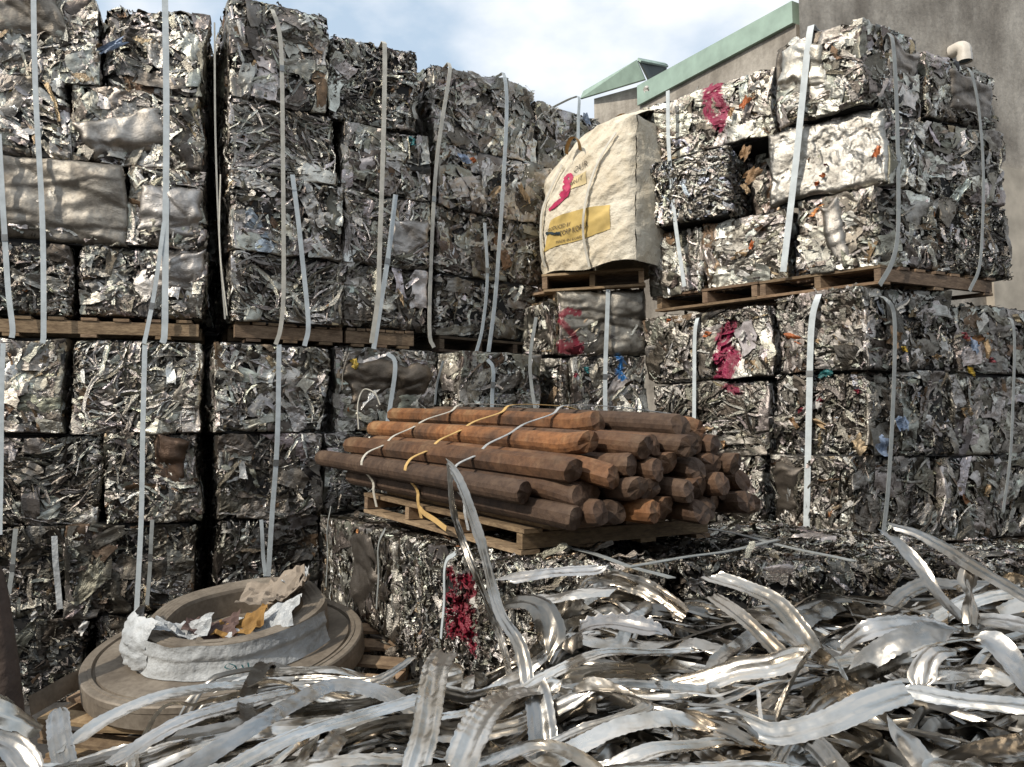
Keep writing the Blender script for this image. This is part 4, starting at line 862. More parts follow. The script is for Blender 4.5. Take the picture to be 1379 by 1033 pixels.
text_uv('PRODUCED BY', 740, 317, 775, 304, 5.2)
text_uv('CORP KOREA', 757, 321, 797, 305, 7.0)
text_uv('MADE IN KOREA', 752, 331, 790, 318, 3.4)
text_uv('OUR', 775, 234, 792, 222, 7)
text_uv('BRUT', 771, 254, 789, 241, 6)
mm, nm, mt = stroke([(738, 318), (744, 317), (752, 318), (760, 316)], 1.6, M_INK, 'blot', bagfun(.014), 20); mm.build(nm, mt, root, borg)
for k in range(2):
    mm = MB(); a = np.linspace(0, math.pi, 20); c0 = at(772 if k == 0 else 838, 205 if k == 0 else 162, 6.75 if k == 0 else 6.9); t3 = np.array([*bt, 0])
    G = np.stack([c0 + t3 * s_ * np.cos(a)[:, None] * .07 + np.array([0, 0, 1.]) * np.sin(a)[:, None] * (.13 if k == 0 else .05) + np.array([*bn, 0]) * w_ for s_, w_ in ((1, -.025), (1, .025))], 1)
    mm.grid(G); mm.build('lifting_loop', M_ORANGE, root, borg)
def bag_cord(pts, label):
    P = catmull([bag_pt(*uv_of(x, y), .034) for x, y in pts], 50); ribbon(P, np.array([*bt, 0]), .022, .004, M_BAND_CREAM, 'packing_band', label, 'band', 'bands round the white bag', n=50, wob=0)
bag_cord([(829, 178), (815, 205), (803, 240), (796, 285), (792, 320), (797, 358)], 'cream band down the middle of the white bag')
bag_cord([(757, 222), (742, 258), (732, 290), (733, 340), (735, 362)], 'cream band at the left edge of the white bag')

# ------------------------------------------------------------------ building behind
def prism(mb, quadplan, z0, z1, col=(.5,) * 3 + (1,)):
    V = [[*p, z0] for p in quadplan] + [[*p, z1] for p in quadplan]; mb.add(V, [[3, 2, 1, 0], [4, 5, 6, 7], [0, 1, 5, 4], [1, 2, 6, 5], [2, 3, 7, 6], [3, 0, 4, 7]], col, 0, False)
wa = at(1076, 12, 8.1)[:2]; wdir_ = nrm(np.array([.92, .40])); wb = wa + wdir_ * 6; wn = np.array([wdir_[1], -wdir_[0]])
bl = empty('concrete_building', (*wa, 0), 'tall stained bare concrete wall behind the right stack', 'building'); bo = np.array([*wa, 0])
mb = MB(); prism(mb, [wa, wb, wb - wn * .4, wa + nrm(wa) * .5], 0, 9.0); mb.build('wall', M_CONC, bl, bo)
pp0 = at(1340, 300, 9.0)[:2]; k0 = (pp0 - wa) @ wdir_ 
pw = wa + wdir_ * k0; mb = MB(); prism(mb, [pw + wn * .10, pw + wdir_ * 3 + wn * .10, pw + wdir_ * 3 + wn * .002, pw + wn * .002], 0, 4.75); mb.build('render_patch', M_CONC2, bl, bo)
# lower wall with green coping, running away behind
ga = at(1072, 40, 8.35); gb = at(862, 130, 10.6); zt_a = at(1072, 32, 8.35)[2]; zt_b = at(862, 143, 10.6)[2]
gh = empty('lean_to_wall', (*ga[:2], 0), 'weathered wall with a sloping green sheet coping, against the tall wall', 'wall'); go = np.array([*ga[:2], 0])
def slopewall(A2, B2, za, zb, th, zlow=0): 
    d = nrm(B2 - A2); n2 = np.array([d[1], -d[0]]); n2 = n2 if n2 @ (EYE[:2] - A2) < 0 else -n2
    return [[*A2, zlow], [*B2, zlow], [*(B2 + n2 * th), zlow], [*(A2 + n2 * th), zlow], [*A2, za], [*B2, zb], [*(B2 + n2 * th), zb], [*(A2 + n2 * th), za]]
BOXF = [[3, 2, 1, 0], [4, 5, 6, 7], [0, 1, 5, 4], [1, 2, 6, 5], [2, 3, 7, 6], [3, 0, 4, 7]]
A2, B2 = ga[:2], gb[:2]
ed = B2 + (B2 - A2) * .25; ze = zt_b + (zt_b - zt_a) * .25
mb = MB(); mb.add(slopewall(A2, ed, zt_a, ze, .25), BOXF, smooth=False); mb.build('wall', M_CONC, gh, go)
d_ = nrm(B2 - A2); nv = np.array([d_[1], -d_[0]]); nv = nv if nv @ (EYE[:2] - A2) > 0 else -nv
hgt = at(1072, 5, 8.35)[2] - zt_a + .02
mb = MB(); V = np.array(slopewall(A2 + nv * .05, B2 + nv * .05, zt_a + hgt, zt_b + hgt * 1.12, .4)); V[0:4, 2] = [zt_a, zt_b, zt_b, zt_a]; mb.add(V, BOXF, smooth=False)
mb.build('green_coping', M_GREEN, gh, go)
# second green roof end
c1 = at(786, 128, 13.2); c2_ = at(858, 84, 12.0); c3 = at(897, 90, 12.6)
gr = empty('green_gable', (*c2_[:2], 0), 'small green roof end showing above the bale with the magenta stroke', 'roof'); go2 = np.array([*c2_[:2], 0])
def sheetq(pts, th, mt, nm, par, org):
    P = np.array(pts); n3 = nrm(np.cross(P[1] - P[0], P[3] - P[0])); V = np.vstack([P, P + n3 * th]); mb = MB(); mb.add(V, BOXF, smooth=False); mb.build(nm, mt, par, org)
lo1 = at(786, 136, 13.2); lo2 = at(872, 106, 12.0)
sheetq([at(783, 134, 13.2), at(870, 108, 12.0), at(859, 82, 12.0), at(787, 124, 13.2)], .03, M_GREEN, 'roof_sheet', gr, go2)
sheetq([at(859, 82, 12.0), at(872, 108, 12.0), at(893, 108, 13.0), at(897, 88, 13.0)], .03, M_DGREEN, 'gable_shade', gr, go2)
sheetq([at(858, 80, 12.0), at(862, 84, 11.95), at(899, 91, 13.0), at(895, 87, 13.05)], .03, M_GREEN, 'roof_sheet', gr, go2)
mb = MB(); q0 = at(800, 135, 13.1)[:2]; q1 = at(905, 120, 11.9)[:2]; mb.add(slopewall(q0, q1, at(800, 133, 13.1)[2], at(905, 104, 11.9)[2], .25), BOXF, smooth=False); mb.build('wall', M_CONC, gr, go2)
yb = MB(); prism(yb, [np.array([-16., -9.4]), np.array([16., -9.4]), np.array([16., -9.0]), np.array([-16., -9.0])], 0, 5.6, (.5, .5, .5, 1))  # added unseen wall, only there to darken what the metal reflects
for q in range(7): yb.box([-13.5 + q * 4.4, -8.98, 2.4], [1, 0, 0], [0, 1, 0], [0, 0, 1], .35, .06, 4.8)
o_ = yb.build('added_dark_wall', simple('added_wall_dark', (.09, .08, .07), .8, 3, .3), None, [0, -9.2, 0]); tag(o_, 'added dark wall behind the viewer, unseen, darkens reflections in the metal', 'added wall')
# vent pipe elbow
vp = on_plane(1299, 76, wa, wb, .17); vr = empty('vent_pipe', vp, 'white plastic vent elbow sticking out of the tall wall', 'pipe')
dn = np.array([0, 0, -1.0]); outw = np.array([*wn, 0]); Pp = []
wallp = vp - outw * (((vp[:2] - wa) @ wn) - .01); wallp = wallp + [0, 0, .12]
Pp = catmull([wallp, vp + outw * -.05 + [0, 0, .12], vp + [0, 0, .08], vp + [0, 0, .0], vp + [0, 0, -.05]], 24)
def tube(P, r, mt, nm, parent, org, ns=16):
    T = nrm(np.gradient(P, axis=0)); a = nrm(np.cross(T, [0.9, .3, .05])); b = np.cross(T, a); an = np.linspace(0, 2 * math.pi, ns + 1); rr = np.full(len(P), r) if np.ndim(r) == 0 else r
    G = P[:, None] + (a[:, None] * np.cos(an)[None, :, None] + b[:, None] * np.sin(an)[None, :, None]) * rr[:, None, None]; m = MB(); m.grid(G); return m.build(nm, mt, parent, org)
tube(Pp, .072, M_PVC, 'elbow', vr, vp); tube(np.array([vp + [0, 0, .02], vp + [0, 0, -.06]]), .080, M_PVC, 'socket', vr, vp); tube(np.array([vp + [0, 0, -.045], vp + [0, 0, -.0561]]), np.array([.068, .001]), M_INK, 'dark_mouth_disc', vr, vp)  # dark disc stands in for the shaded hollow of the pipe

# ------------------------------------------------------------------ coil of strip on pallets
CC = at(305, 866, 4.45); tl = Matrix.Rotation(R(11), 3, 'X') @ Matrix.Rotation(R(-3), 3, 'Y'); TL = np.array(tl) * .93
GP = 'pallets stacked under the coil'
def cw(P): return (np.asarray(P) @ TL.T) + CC        # coil frame -> yard
for k in range(3):
    zc = CC[2] - .16 - .30 - .135 * k
    if zc < .0: break
pz = 0.0
nk = int((CC[2] - .42) / .135)
for k in range(max(1, nk)):
    a = at(62 + 6 * k, 925, 4.15 + .05 * k)[:2]; pallet([CC[0] - .92, CC[1] - .55 + .03 * k], [CC[0] + .55, CC[1] - .75 + .03 * k], [.25, 1.15], pz, .13, f"{['bottom', 'middle', 'upper', 'topmost'][min(k, 3)]} pallet of the pile below the coil", seed=20 + k, nstr=3, group=GP); pz += .134
tp = pallet([CC[0] - .80, CC[1] - .42], [CC[0] + .70, CC[1] - .85], [.42, 1.2], 0, .13, 'tilted pallet right under the round coil, one corner in the sun', seed=31, nstr=3, group=GP, tone=1.15)
off_ = np.array([0, 0, 0.0]); loc0 = np.array(tp.location)
tp.matrix_world = Matrix.Translation(Vector(CC.tolist())) @ tl.to_4x4() @ Matrix.Translation(Vector((loc0[0] - CC[0], loc0[1] - CC[1], -.27)))
M_ = tp.matrix_world.copy(); tp.location = M_.to_translation(); tp.rotation_euler = M_.to_euler()
def lathe(prof, ns=96, wobr=0, sx=1, sy=1, seed=0, a0=0, a1=2 * math.pi):
    an = np.linspace(a0, a1, ns + 1); vn = VN(seed); prof = np.array(prof); w_ = 1 + wobr * (vn(np.cos(an) * 2 + 5, np.sin(an) * 2 + 5) - .5)
    return np.stack([np.stack([prof[:, 0] * w_[i] * sx * math.cos(a), prof[:, 0] * w_[i] * sy * math.sin(a), prof[:, 1]], -1) for i, a in enumerate(an)], 0)
cr = empty('metal_coil', CC, 'large flat dusty coil of strip lying on pallets, behind the strips', 'coil')
prof = [(.02, -.004), (.30, 0), (.46, .002)] + [(.60, .0), (.68, .002), (.692, .002), (.697, -.016), (.707, -.016), (.712, .006), (.730, .007), (.732, .002), (.75, .003), (.768, .002), (.775, -.006), (.778, -.035), (.774, -.04), (.778, -.12), (.765, -.132), (.3, -.135), (.02, -.135)]
mb = MB(); mb.grid(cw(lathe(prof, 128, .015, 1.0, .92)), smooth=False); mb.build('wound_strip', M_COIL, cr, CC)
a = np.linspace(0, 1, 12); G = np.stack([cw(np.stack([-.74 - .16 * a, -.18 - .22 * a + .03 * np.sin(a * 5), -.02 - k_ * .11 - .02 * a], -1)) for k_ in (0, .5, 1)], 1)
mb = MB(); mb.grid(G); mb.build('loose_end', M_COIL, cr, CC)
# the smaller oval coil on top with torn white wrapping
c2o = np.array([.05, .10, .0]); ur = empty('wrapped_coil', cw(c2o), 'oval coil in torn white wrapping lying on the large flat coil', 'coil'); uo = cw(c2o)
def cw2(P): return cw(np.asarray(P) + c2o)
hh = .165
def oval(prof, ns=120, seed=3, a0=0, a1=2 * math.pi, wob=.10): 
    G = lathe(prof, ns, wob, 1.0, .98, seed, a0, a1); return G
prof = [(.385, .004), (.38, hh - .02), (.385, hh)] + [(r_, hh + (.003 if i % 2 else 0)) for i, r_ in enumerate(np.linspace(.395, .49, 9))] + [(.50, hh), (.51, hh - .03), (.51, .004)]
OV = oval(prof); OV[..., 1] -= np.where(OV[..., 0] ** 2 + OV[..., 1] ** 2 < .43 ** 2, .035, 0); mb = MB(); mb.grid(cw2(OV), smooth=False); mb.build('wound_strip', M_COIL, ur, uo)
# wrapping: front arc shell with ragged edges
an = np.linspace(R(182), R(345), 90); vn = VN(8); cols_ = []
vv = np.linspace(0, 1, 16)
G = np.zeros((90, 16, 3)); base_w = lathe([(.585, 0)], 1, 0)
vnw = VN(3)
for i, a_ in enumerate(an):
    wb_ = 1 + .10 * (vnw(np.cos(a_) * 2 + 5, np.sin(a_) * 2 + 5) - .5)
    top = hh + .005 + .035 * (vn(i * .13, 1.0) - .3); rr = .532 * wb_ + .022 * fbm(vn, i * .10 + 0 * vv, vv * 2.2, 3) - .03 * np.exp(-((vv - .45) / .03) ** 2) * 0 + np.where(vv > .55, .012, 0)
    rr = rr + .03 * (1 - vv) ** 2
    G[i] = np.stack([rr * math.cos(a_), rr * .98 * math.sin(a_), .006 + vv * top], -1)
mb = MB(); mb.grid(cw2(G)); mb.build('white_wrapping', M_WHITEP, ur, uo)
# torn flap at the left
s, t = np.meshgrid(np.linspace(0, 1, 24), np.linspace(0, 1, 20), indexing='ij'); a_ = R(192) + s * R(42)
rr = .545 + .06 * np.sin(s * 3) + .05 * fbm(vn, s * 6, t * 5, 3, True) - .10 * t ** 3; zz = .02 + t * (hh + .06 + .04 * vn(s * 9, t * 0)) + .02 * fbm(vn, s * 5 + 9, t * 5, 2)
mb = MB(); mb.grid(cw2(np.stack([rr * np.cos(a_), rr * .98 * np.sin(a_), zz], -1))); mb.build('torn_flap', M_WHITEP, ur, uo)
rgt = [(.03, .04), (.05, -.02), (.03, .02), (-.02, .03), (.04, .02), (-.02, .02), (.02, .02)]
for k, (px, py, sx, sy, hz, mt, nm) in enumerate([(.14, .22, .16, .12, .22, M_TANP, 'brown_paper'), (.27, .10, .10, .15, .24, M_TANP, 'brown_paper'), (.10, -.24, .13, .07, .20, M_ORANGE, 'orange_cloth'), (-.06, -.25, .13, .07, .19, M_BROWNC, 'brown_cloth'), (.22, -.2, .16, .10, .20, M_WHITEP, 'white_scrap'), (-.2, -.3, .14, .05, .22, M_WHITEP, 'white_scrap'), (.27, .30, .07, .05, .25, M_WHITEP, 'white_scrap')]):
    s, t = np.meshgrid(np.linspace(-1, 1, 14), np.linspace(-1, 1, 14), indexing='ij'); vn = VN(60 + k); r_ = np.sqrt(s ** 2 + t ** 2)
    z_ = hz - .12 + rgt[k][0] * s + rgt[k][1] * t + .09 * fbm(vn, s * 2.2 + 4, t * 2.2 + 4, 3, True) + .05 * np.abs(s + .4 * t)
    mb = MB(); mb.grid(cw2(np.stack([px + s * sx * (1 + .2 * vn(t * 3 + 5, s * 0)), py + t * sy * (1 + .2 * vn(s * 3 + 5, t * 0)), np.maximum(z_, .01)], -1)), smooth=False); mb.build(nm, mt, ur, uo)
s, t = np.meshgrid(np.linspace(0, 1, 30), np.linspace(0, 1, 10), indexing='ij'); a_ = R(205) + s * R(150)     # inside lining, pale
# handwriting on the wrapping
def wrapfun(G2):   # (angle deg, height 0..1)
    a_ = np.radians(G2[..., 0]); wb_ = 1 + .10 * (vnw(np.cos(a_) * 2 + 5, np.sin(a_) * 2 + 5) - .5); rr = .532 * wb_ + .052; v = G2[..., 1]
    return cw2(np.stack([rr * np.cos(a_), rr * .98 * np.sin(a_), .006 + v * hh], -1))
for pts in [[(286, .42), (283, .52), (281, .42), (284, .33), (286, .42), (286.5, .2), (284, .08)], [(289, .42), (290, .25)], [(292, .45), (292.5, .10)], [(289, .26), (294, .30)]]:
    P = np.array(pts); Q = catmull(np.c_[P, np.zeros(len(P))], 30)[:, :2]; mb = MB(); mb.grid(wrapfun(np.stack([Q + [-.35, 0], Q + [.35, 0.012]], 1))); mb.build('handwriting', M_TEAL, ur, uo)

# ------------------------------------------------------------------ post at the left edge
P = catmull([at(6, 1010, 3.9), at(4, 950, 3.9), at(2, 870, 3.9), at(-14, 780, 3.9), at(-40, 740, 3.9)], 40); pr = np.linspace(.085, .05, 40) * (1 + .1 * np.sin(np.linspace(0, 9, 40)))
P[0, 2] = max(0, P[0, 2]); po = tube(np.vstack([[P[0, 0], P[0, 1], 0], P]), np.r_[pr[0], pr], M_TRUNK, 'bent_post', None, P[0]); tag(po, 'dark brown weathered stump at the left photo edge beside the coil pallet', 'post')

# ------------------------------------------------------------------ heap of aluminium strips
def sstep(a, b, x): t = np.clip((x - a) / (b - a), 0, 1); return t * t * (3 - 2 * t)
hvn = VN(321)
def heap_z(x, y):
    k = sstep(-.22, .28, x)
    left = .70 + .03 * (y - 2) - .8 * sstep(3.05, 3.5, y); right = .76 + .165 * (y - 2) - 1.1 * sstep(3.35, 3.75, y) + .05 * sstep(1.0, 2.2, x)
    edge = -.8 * sstep(0, .3, -1.12 - np.asarray(x)) * sstep(2.2, 2.5, y)
    return np.maximum(left * (1 - k) + right * k + .16 * (fbm(hvn, np.asarray(x) * 2.2 + 9, np.asarray(y) * 2.2, 3) - .5) + edge, -.02)
def strip_geo(mb, P, width, rng, n=None, roll0=0.0, rollv=1.0, cup=.3, col=None, roll=None, ribs=1.0, nw=11):
    L = float(np.sum(np.linalg.norm(np.diff(np.asarray(P), axis=0), axis=1))); n = n or int(max(16, min(150, L / .0095)))
    Q = catmull(P, n); T = nrm(np.gradient(Q, axis=0)); s = np.linspace(0, L, n)
    ref = np.array([0, 0, 1.0]); Wd = np.cross(T, ref); bad = np.linalg.norm(Wd, axis=1) < .15; Wd[bad] = [1.0, .3, 0]
    for i in range(1, n):
        if Wd[i] @ Wd[i - 1] < 0: Wd[i] *= -1
    k_ = max(1, n // 14); ker = np.ones(2 * k_ + 1) / (2 * k_ + 1); Wp = np.pad(Wd, ((k_, k_), (0, 0)), 'edge'); Wd = np.stack([np.convolve(Wp[:, i], ker, 'valid') for i in range(3)], 1)
    Wd = nrm(Wd - (Wd * T).sum(1, keepdims=True) * T); N_ = np.cross(Wd, T)
    if roll is None:
        ph = rng.uniform(0, 6, 3); ro = roll0 + rollv * (.7 * np.sin(s * 2.1 + ph[0]) + .4 * np.sin(s * 5.3 + ph[1]))
        if rng.random() < .5:
            c0 = rng.uniform(.1, .9) * L; ro = ro + rng.normal(0, .9) * np.tanh((s - c0) / .03)
    else: ro = np.interp(np.linspace(0, 1, n), np.linspace(0, 1, len(roll)), roll)
    if Q[-1, 0] > Q[0, 0]: ro = -ro
    a = Wd * np.cos(ro)[:, None] + N_ * np.sin(ro)[:, None]; b = -Wd * np.sin(ro)[:, None] + N_ * np.cos(ro)[:, None]
    x = np.linspace(-.5, .5, nw); p1, p2 = rng.uniform(0, 6, 2); per = rng.uniform(.014, .034)
    tipw = rng.choice([.2, .75]); sk1, sk2 = rng.normal(0, .7, 2)
    wv = width * (1 + .06 * np.sin(s * 9 + p1)) * (1 - .35 * (rng.random() < .4) * np.clip((s / L - .85) / .15, 0, 1)) * (tipw + (1 - tipw) * np.clip(s / rng.uniform(.01, .07), 0, 1)) * (tipw + (1 - tipw) * np.clip((L - s) / rng.uniform(.01, .07), 0, 1))
    cp = cup * rng.uniform(.25, .9) * np.sign(rng.normal()) * (1 + .5 * np.sin(s * 4 + p2)); fl = .35 * rng.random()
    prof = cp[:, None] * (4 * x[None] ** 2 - .5) * width * .5 + fl * width * .25 * np.maximum(0, np.abs(x[None]) - .33) / .17
    amp = ribs * width * rng.uniform(.008, .035) * sstep(-.2, .6, np.sin(s * 3 + p2 * 2))
    side_ = rng.choice([-1, 1]); ew = np.maximum(0, x[None] * side_ * 2) ** 1.4 + .3 * np.abs(2 * x[None]) ** 3
    prof = prof + (amp * np.sin(s * 2 * math.pi / per))[:, None] * ew + rng.normal(0, .0009, (n, nw)) + .10 * width * (fbm(VN(int(rng.integers(1e6))), s[:, None] * 14 + 5, x[None] * 2 + 5, 2) - .5)
    if rng.random() < .55: prof = prof + .07 * width * np.where(np.abs(np.abs(x) - .22) < .1, 1, 0)[None]   # pressed ridge
    eo = .02 * np.sin(s * 2 * math.pi / per + 1)[:, None] * (np.abs(x[None]) > .45) * np.sign(x)[None]
    G = Q[:, None] + a[:, None] * ((x[None] + eo) * wv[:, None])[..., None] + b[:, None] * prof[..., None]
    G = G + T[:, None] * (x[None] * width * (sk1 * np.exp(-s / .02) + sk2 * np.exp(-(L - s) / .02))[:, None])[..., None]
    c = col if col is not None else np.array([.62, .575, .51, 1]) * rng.choice([rng.uniform(.3, .65), rng.uniform(.65, 1.25)], p=[.42, .58])
    c = np.array([*np.clip(np.asarray(c)[:3], 0, .85), 1]); mb.grid(G, c)
    return Q
def strip_path(rng, x, y, th, L, curv, lift, arch, n=9, zj=.03):
    t = np.linspace(0, 1, n); P = np.zeros((n, 3)); px, py, h = x, y, th; ds = L / (n - 1)
    fold = rng.integers(2, n - 2) if rng.random() < .42 else -1
    for i in range(n):
        P[i] = px, py, 0; px += math.cos(h) * ds; py += math.sin(h) * ds; h += curv * ds + rng.normal(0, .045)
        if i == fold: h += rng.choice([-1, 1]) * rng.uniform(.9, 2.3)
    P[:, 2] = heap_z(P[:, 0], P[:, 1]) + lift + arch * np.sin(math.pi * t) + rng.normal(0, zj * .5, n); 
    P[:, 1] = np.minimum(P[:, 1], 3.62)
    if fold > 0:      # a hard crease: points close on both sides of the bend
        a_ = P[fold] + nrm(P[fold - 1] - P[fold]) * .012; b_ = P[fold] + nrm(P[fold + 1] - P[fold]) * .012; P = np.vstack([P[:fold], a_, b_, P[fold + 1:]])
    return P
# the mass underneath: uncountable small offcuts and buried strips
rng = np.random.default_rng(7); mb = MB()
gx, gy = np.meshgrid(np.linspace(-2.6, 3.4, 110), np.linspace(.9, 3.75, 70), indexing='ij')
mb.grid(np.stack([gx, gy, heap_z(gx, gy) - .07 + .05 * fbm(hvn, gx * 9, gy * 9, 2, True)], -1), (.16, .15, .14, 1), 0, False)
for i in range(1300):
    y = rng.uniform(1.3, 3.6); x = rng.uniform(-.72, .78) * (y + .3)
    P = strip_path(rng, x, y, rng.uniform(0, 6.28), rng.uniform(.15, .6), rng.normal(0, 1.5), rng.uniform(-.09, -.0), .02, 6)
    strip_geo(mb, P, rng.uniform(.03, .09), rng, n=18, rollv=1.4, nw=5, col=np.array([.52, .49, .44, 1]) * rng.uniform(.4, 1.2))
for i in range(750):      # thin straight slivers lying between the strips
    y = rng.uniform(1.5, 3.5); x = rng.uniform(-.68, .78) * (y + .2); k_ = x < -.1
    if x < -1.25 and y > 2.2: continue
    P = strip_path(rng, x, y, rng.normal(.45, .2) if k_ else rng.choice([rng.normal(.1, .4), rng.normal(3.0, .4), rng.uniform(0, 6.28)]), rng.uniform(.2, .65), rng.normal(0, .4), rng.uniform(-.03, .055) + .04 * k_, rng.uniform(0, .04), 6, .006)
    strip_geo(mb, P, rng.uniform(.010, .034), rng, n=22, rollv=.4, roll0=rng.normal(.35, .5), nw=5, cup=.4, col=np.array([.66, .62, .56, 1]) * rng.choice([rng.uniform(.3, .6), rng.uniform(.7, 1.2)]))
hp = mb.build('scrap_offcuts', M_STRIP); tag(hp, kind='stuff'); hp['label'] = 'dense bed of small metal offcuts under the loose strips'
GSn = 'loose aluminium strips in the foreground heap'
GEN = 'long crumpled aluminium strip lying loose in the foreground heap'
def strip(P, width, label, seed, **k):
    rg = np.random.default_rng(seed); m = MB(); strip_geo(m, P, width, rg, **k); o = m.build('aluminium_strip', M_STRIP, None, np.asarray(P[0], float)); tag(o, label, 'metal strip', GSn); return o
for i in range(118):      # left sweep: long parallel arcs
    rg = np.random.default_rng(3000 + i); y = rg.uniform(1.65, 3.05); x = rg.uniform(-1.0, -.1) * (y * .64) - .35 - (rg.random() < .4) * .2
    if x < -1.25 and y > 2.2: y = rg.uniform(1.6, 2.15); x = max(x, -1.5)
    P = strip_path(rg, x, y, rg.normal(.46, .08), rg.uniform(.8, 1.7), rg.normal(-.40, .12), rg.uniform(-.03, .15), rg.uniform(.01, .07), 9, .006)
    strip(P, rg.uniform(.032, .066), GEN, 4000 + i, rollv=.15, roll0=rg.normal(.35, .22), col=np.array([.66, .62, .56, 1]) * rg.choice([1.15, .85, .4], p=[.5, .28, .22]))
for i in range(129):     # main heap
    rg = np.random.default_rng(5000 + i); y = rg.uniform(1.55, 3.45); x = rg.uniform(-.18, .80) * y
    th = rg.choice([rg.normal(.08, .35), rg.normal(math.pi - .25, .4), rg.uniform(0, 6.28)], p=[.37, .31, .32])
    P = strip_path(rg, x, y, th, rg.uniform(.3, 1.05), rg.normal(0, .55), rg.uniform(-.05, .07), rg.uniform(0, .08), 8, .012)
    dk = rg.random() < .15
    strip(P, rg.uniform(.035, .08), GEN, 6000 + i, rollv=.45, roll0=rg.normal(.4, .45), col=np.array([.36, .32, .27, 1]) if dk else None)
def hero(pts, width, label, seed, **k): return strip([at(*p) for p in pts], width, label, seed, **k)
hero([(604, 626, 3.0), (609, 680, 3.0), (622, 725, 3.0), (640, 770, 2.95), (664, 830, 2.95), (682, 890, 2.9), (690, 950, 2.85)], .028, 'thin dark upright strip before the brown bars, left of the looped pair', 1, roll=[1.1, .9, .9, .9, 1.0, .9], col=(.30, .28, .25))
hero([(604, 626, 3.0), (618, 648, 2.98), (634, 690, 2.96), (650, 740, 2.92), (662, 790, 2.9), (675, 830, 2.86), (700, 870, 2.8), (712, 930, 2.7), (718, 1000, 2.6)], .046, 'shiny ribbed upright strip in front of the brown bars, right one of the looped pair', 2, roll=[.2, .3, .2, .1, .3, .2, .5], ribs=2.5)
hero([(600, 878, 2.7), (588, 900, 2.55), (580, 940, 2.4), (572, 990, 2.25), (556, 1045, 2.1)], .08, 'wide pale strip hanging down at the middle of the bottom edge', 3, roll=[.1, .0, .1, .1], cup=.2, col=(.66, .62, .56))
hero([(612, 1050, 2.0), (632, 1000, 2.1), (655, 958, 2.25), (690, 936, 2.4), (740, 930, 2.5), (770, 934, 2.5)], .085, 'arched pale strip bending over at the bottom middle', 4, roll=[.2, .1, .0, .1], col=(.66, .62, .56))
hero([(722, 930, 2.45), (728, 960, 2.4), (732, 1000, 2.35), (735, 1050, 2.3)], .085, 'dark grey strip standing upright at the bottom middle', 5, roll=[.1, .2, .1], col=(.34, .33, .31))
hero([(955, 776, 3.05), (1000, 790, 2.95), (1045, 812, 2.85), (1078, 850, 2.75), (1105, 885, 2.7), (1150, 915, 2.65)], .068, 'long bright ribbed strip curving down at the right of the heap, upper of two', 6, roll=[.6, .5, .5, .4, .3], ribs=2)
hero([(958, 802, 3.0), (1000, 832, 2.85), (1040, 870, 2.75), (1075, 905, 2.65), (1095, 930, 2.6)], .055, 'brownish strip curving down just below the long bright ribbed one', 7, roll=[.6, .5, .5, .5], ribs=2, col=(.42, .37, .31))
hero([(1192, 716, 2.6), (1215, 738, 2.6), (1240, 765, 2.55), (1262, 800, 2.5), (1300, 838, 2.45)], .042, 'thin tapering strip sticking up to the left out of the right hand tuft', 8, roll=[1.0, .6, .4, .5], col=(.36, .34, .31))
hero([(1198, 708, 2.75), (1235, 718, 2.7), (1280, 742, 2.6), (1310, 762, 2.5), (1350, 785, 2.4), (1400, 815, 2.3)], .048, 'long brown-grey strip arching over the tuft toward the right edge', 9, roll=[.4, .3, .3, .3], col=(.40, .37, .33))
hero([(1308, 758, 2.52), (1303, 785, 2.5), (1308, 815, 2.48), (1308, 842, 2.45)], .06, 'short upright strip in the middle of the right hand tuft', 10, roll=[.3, .9, .8], col=(.36, .32, .27))
hero([(1132, 876, 2.55), (1165, 852, 2.5), (1205, 842, 2.5), (1250, 842, 2.5), (1292, 852, 2.5)], .07, 'wide smooth arched strip leaning left out of the right hand tuft', 11, roll=[.7, .5, .4, .5], cup=.3, col=(.60, .565, .52))
hero([(1160, 895, 2.45), (1200, 868, 2.42), (1245, 852, 2.42), (1290, 850, 2.45)], .07, 'dark arched strip just under the wide smooth arched one', 12, roll=[.9, .8, .7], col=(.36, .34, .31))
hero([(1318, 838, 2.45), (1350, 840, 2.4), (1400, 852, 2.3)], .08, 'bright strip leaving the right hand tuft toward the right edge', 13, roll=[.4, .3, .3], col=(.60, .58, .55))
hero([(1308, 858, 2.35), (1335, 862, 2.3), (1362, 890, 2.25), (1395, 940, 2.2)], .075, 'broad strip drooping from the right hand tuft to the right edge', 14, roll=[.5, .4, .2], col=(.46, .44, .41))
hero([(1240, 930, 2.3), (1246, 900, 2.32), (1262, 880, 2.33), (1290, 880, 2.35)], .085, 'pale strip folded over below the right hand tuft', 15, roll=[.0, .1, .2], col=(.62, .58, .53))
hero([(1010, 978, 2.15), (1045, 990, 2.12), (1110, 975, 2.12), (1170, 948, 2.15), (1222, 930, 2.2)], .075, 'wide flat pale strip lying in front at the lower right', 16, roll=[.5, .55, .6, .5], cup=.08, col=(.60, .565, .51))
hero([(1215, 925, 2.3), (1290, 940, 2.2), (1400, 950, 2.1)], .065, 'straight bright strip running out at the lower right edge', 17, roll=[.5, .4], col=(.6, .58, .54))
hero([(676, 782, 3.3), (740, 772, 3.3), (800, 768, 3.3), (815, 762, 3.3)], .055, 'straight bright strip lying along the front of the low bales', 18, roll=[.8, .6, .8], col=(.62, .58, .53))
hero([(702, 808, 3.1), (745, 806, 3.05), (775, 800, 3.0), (830, 795, 3.0)], .055, 'fluted strip lying below the straight bright one', 19, roll=[.5, .6, .5], ribs=2.5)
hero([(655, 830, 3.05), (690, 812, 2.95), (725, 815, 2.9), (742, 850, 2.85), (738, 885, 2.8)], .11, 'broad dark hoop of strip right of the upright pair', 20, roll=[.2, .3, .3, .4], col=(.24, .22, .19))
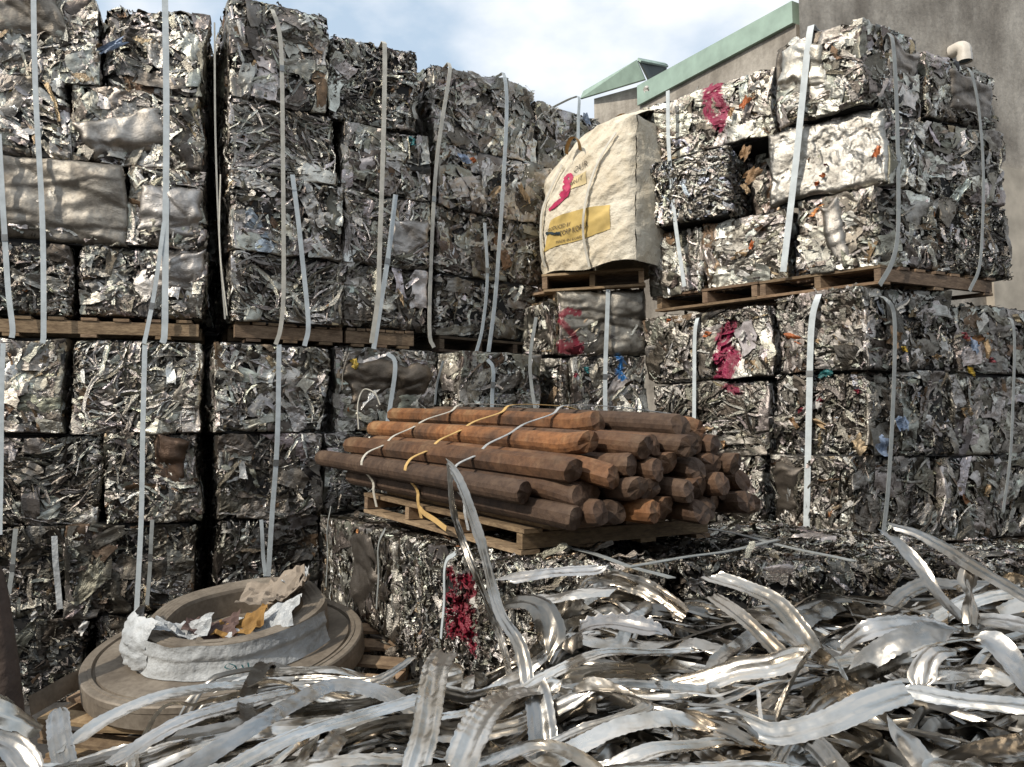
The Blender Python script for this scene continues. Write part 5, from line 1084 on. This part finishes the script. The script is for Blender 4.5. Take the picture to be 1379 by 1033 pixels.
hero([(770, 880, 2.7), (780, 850, 2.65), (820, 838, 2.65), (880, 848, 2.6), (900, 856, 2.6)], .075, 'bent grey ribbed strip forming a low arch in mid heap', 21, roll=[.1, .3, .5, .5], ribs=2, col=(.42, .39, .36))
hero([(85, 1010, 2.35), (150, 965, 2.5), (230, 935, 2.65), (330, 922, 2.85), (400, 915, 2.95)], .045, 'long pale strip sweeping up to the coil, outermost of the left bundle', 22, roll=[.4, .45, .4, .3], col=(.66, .62, .56))
hero([(150, 1030, 2.2), (240, 975, 2.35), (340, 945, 2.55), (430, 925, 2.75)], .05, 'second long pale strip of the left bundle, counted from outside', 23, roll=[.4, .4, .3], col=(.60, .565, .52))
hero([(230, 1050, 2.05), (330, 985, 2.2), (400, 945, 2.4), (452, 922, 2.55), (520, 935, 2.5), (570, 965, 2.4)], .05, 'grey strip with a bend like a roof ridge in the left bundle', 24, roll=[.7, .6, .6, .5, .5], col=(.40, .39, .37))
hero([(300, 1040, 2.0), (400, 990, 2.15), (500, 960, 2.3), (570, 940, 2.4)], .042, 'bright straight strip low in the left bundle near the hanging pale one', 25, roll=[.5, .5, .5], col=(.64, .62, .58))
hero([(320, 925, 2.95), (420, 915, 2.95), (500, 918, 2.9), (560, 885, 2.85)], .035, 'dark frilled strip running along the top of the left bundle', 26, roll=[.9, .8, .7], ribs=2.5, col=(.30, .28, .25))
hero([(-30, 945, 2.2), (10, 960, 2.2), (52, 985, 2.25)], .095, 'short thick bright strip end at the bottom left corner', 27, roll=[.6, .5, .4], cup=.4, col=(.58, .56, .51))
hero([(-20, 990, 2.15), (20, 1010, 2.15), (50, 1050, 2.1)], .07, 'grey strip crossing the bottom left corner', 28, roll=[.6, .5], col=(.42, .40, .37))
hero([(90, 1040, 2.3), (80, 990, 2.4), (78, 955, 2.5)], .06, 'short bent strip beside the sunlit pallet corner', 29, roll=[.2, .4], col=(.40, .39, .37))
for i in range(22):   # strips draped over the rim toward the low bales
    rg = np.random.default_rng(8000 + i); x = rg.uniform(.05, 2.3); y = rg.uniform(3.1, 3.5)
    P = strip_path(rg, x, y, rg.choice([0, math.pi]) + rg.normal(0, .3), rg.uniform(.4, .9), rg.normal(0, .7), rg.uniform(.0, .06), rg.uniform(0, .06), 7, .012)
    strip(P, rg.uniform(.045, .085), GEN, 8100 + i, rollv=.6, roll0=rg.normal(0, .4))
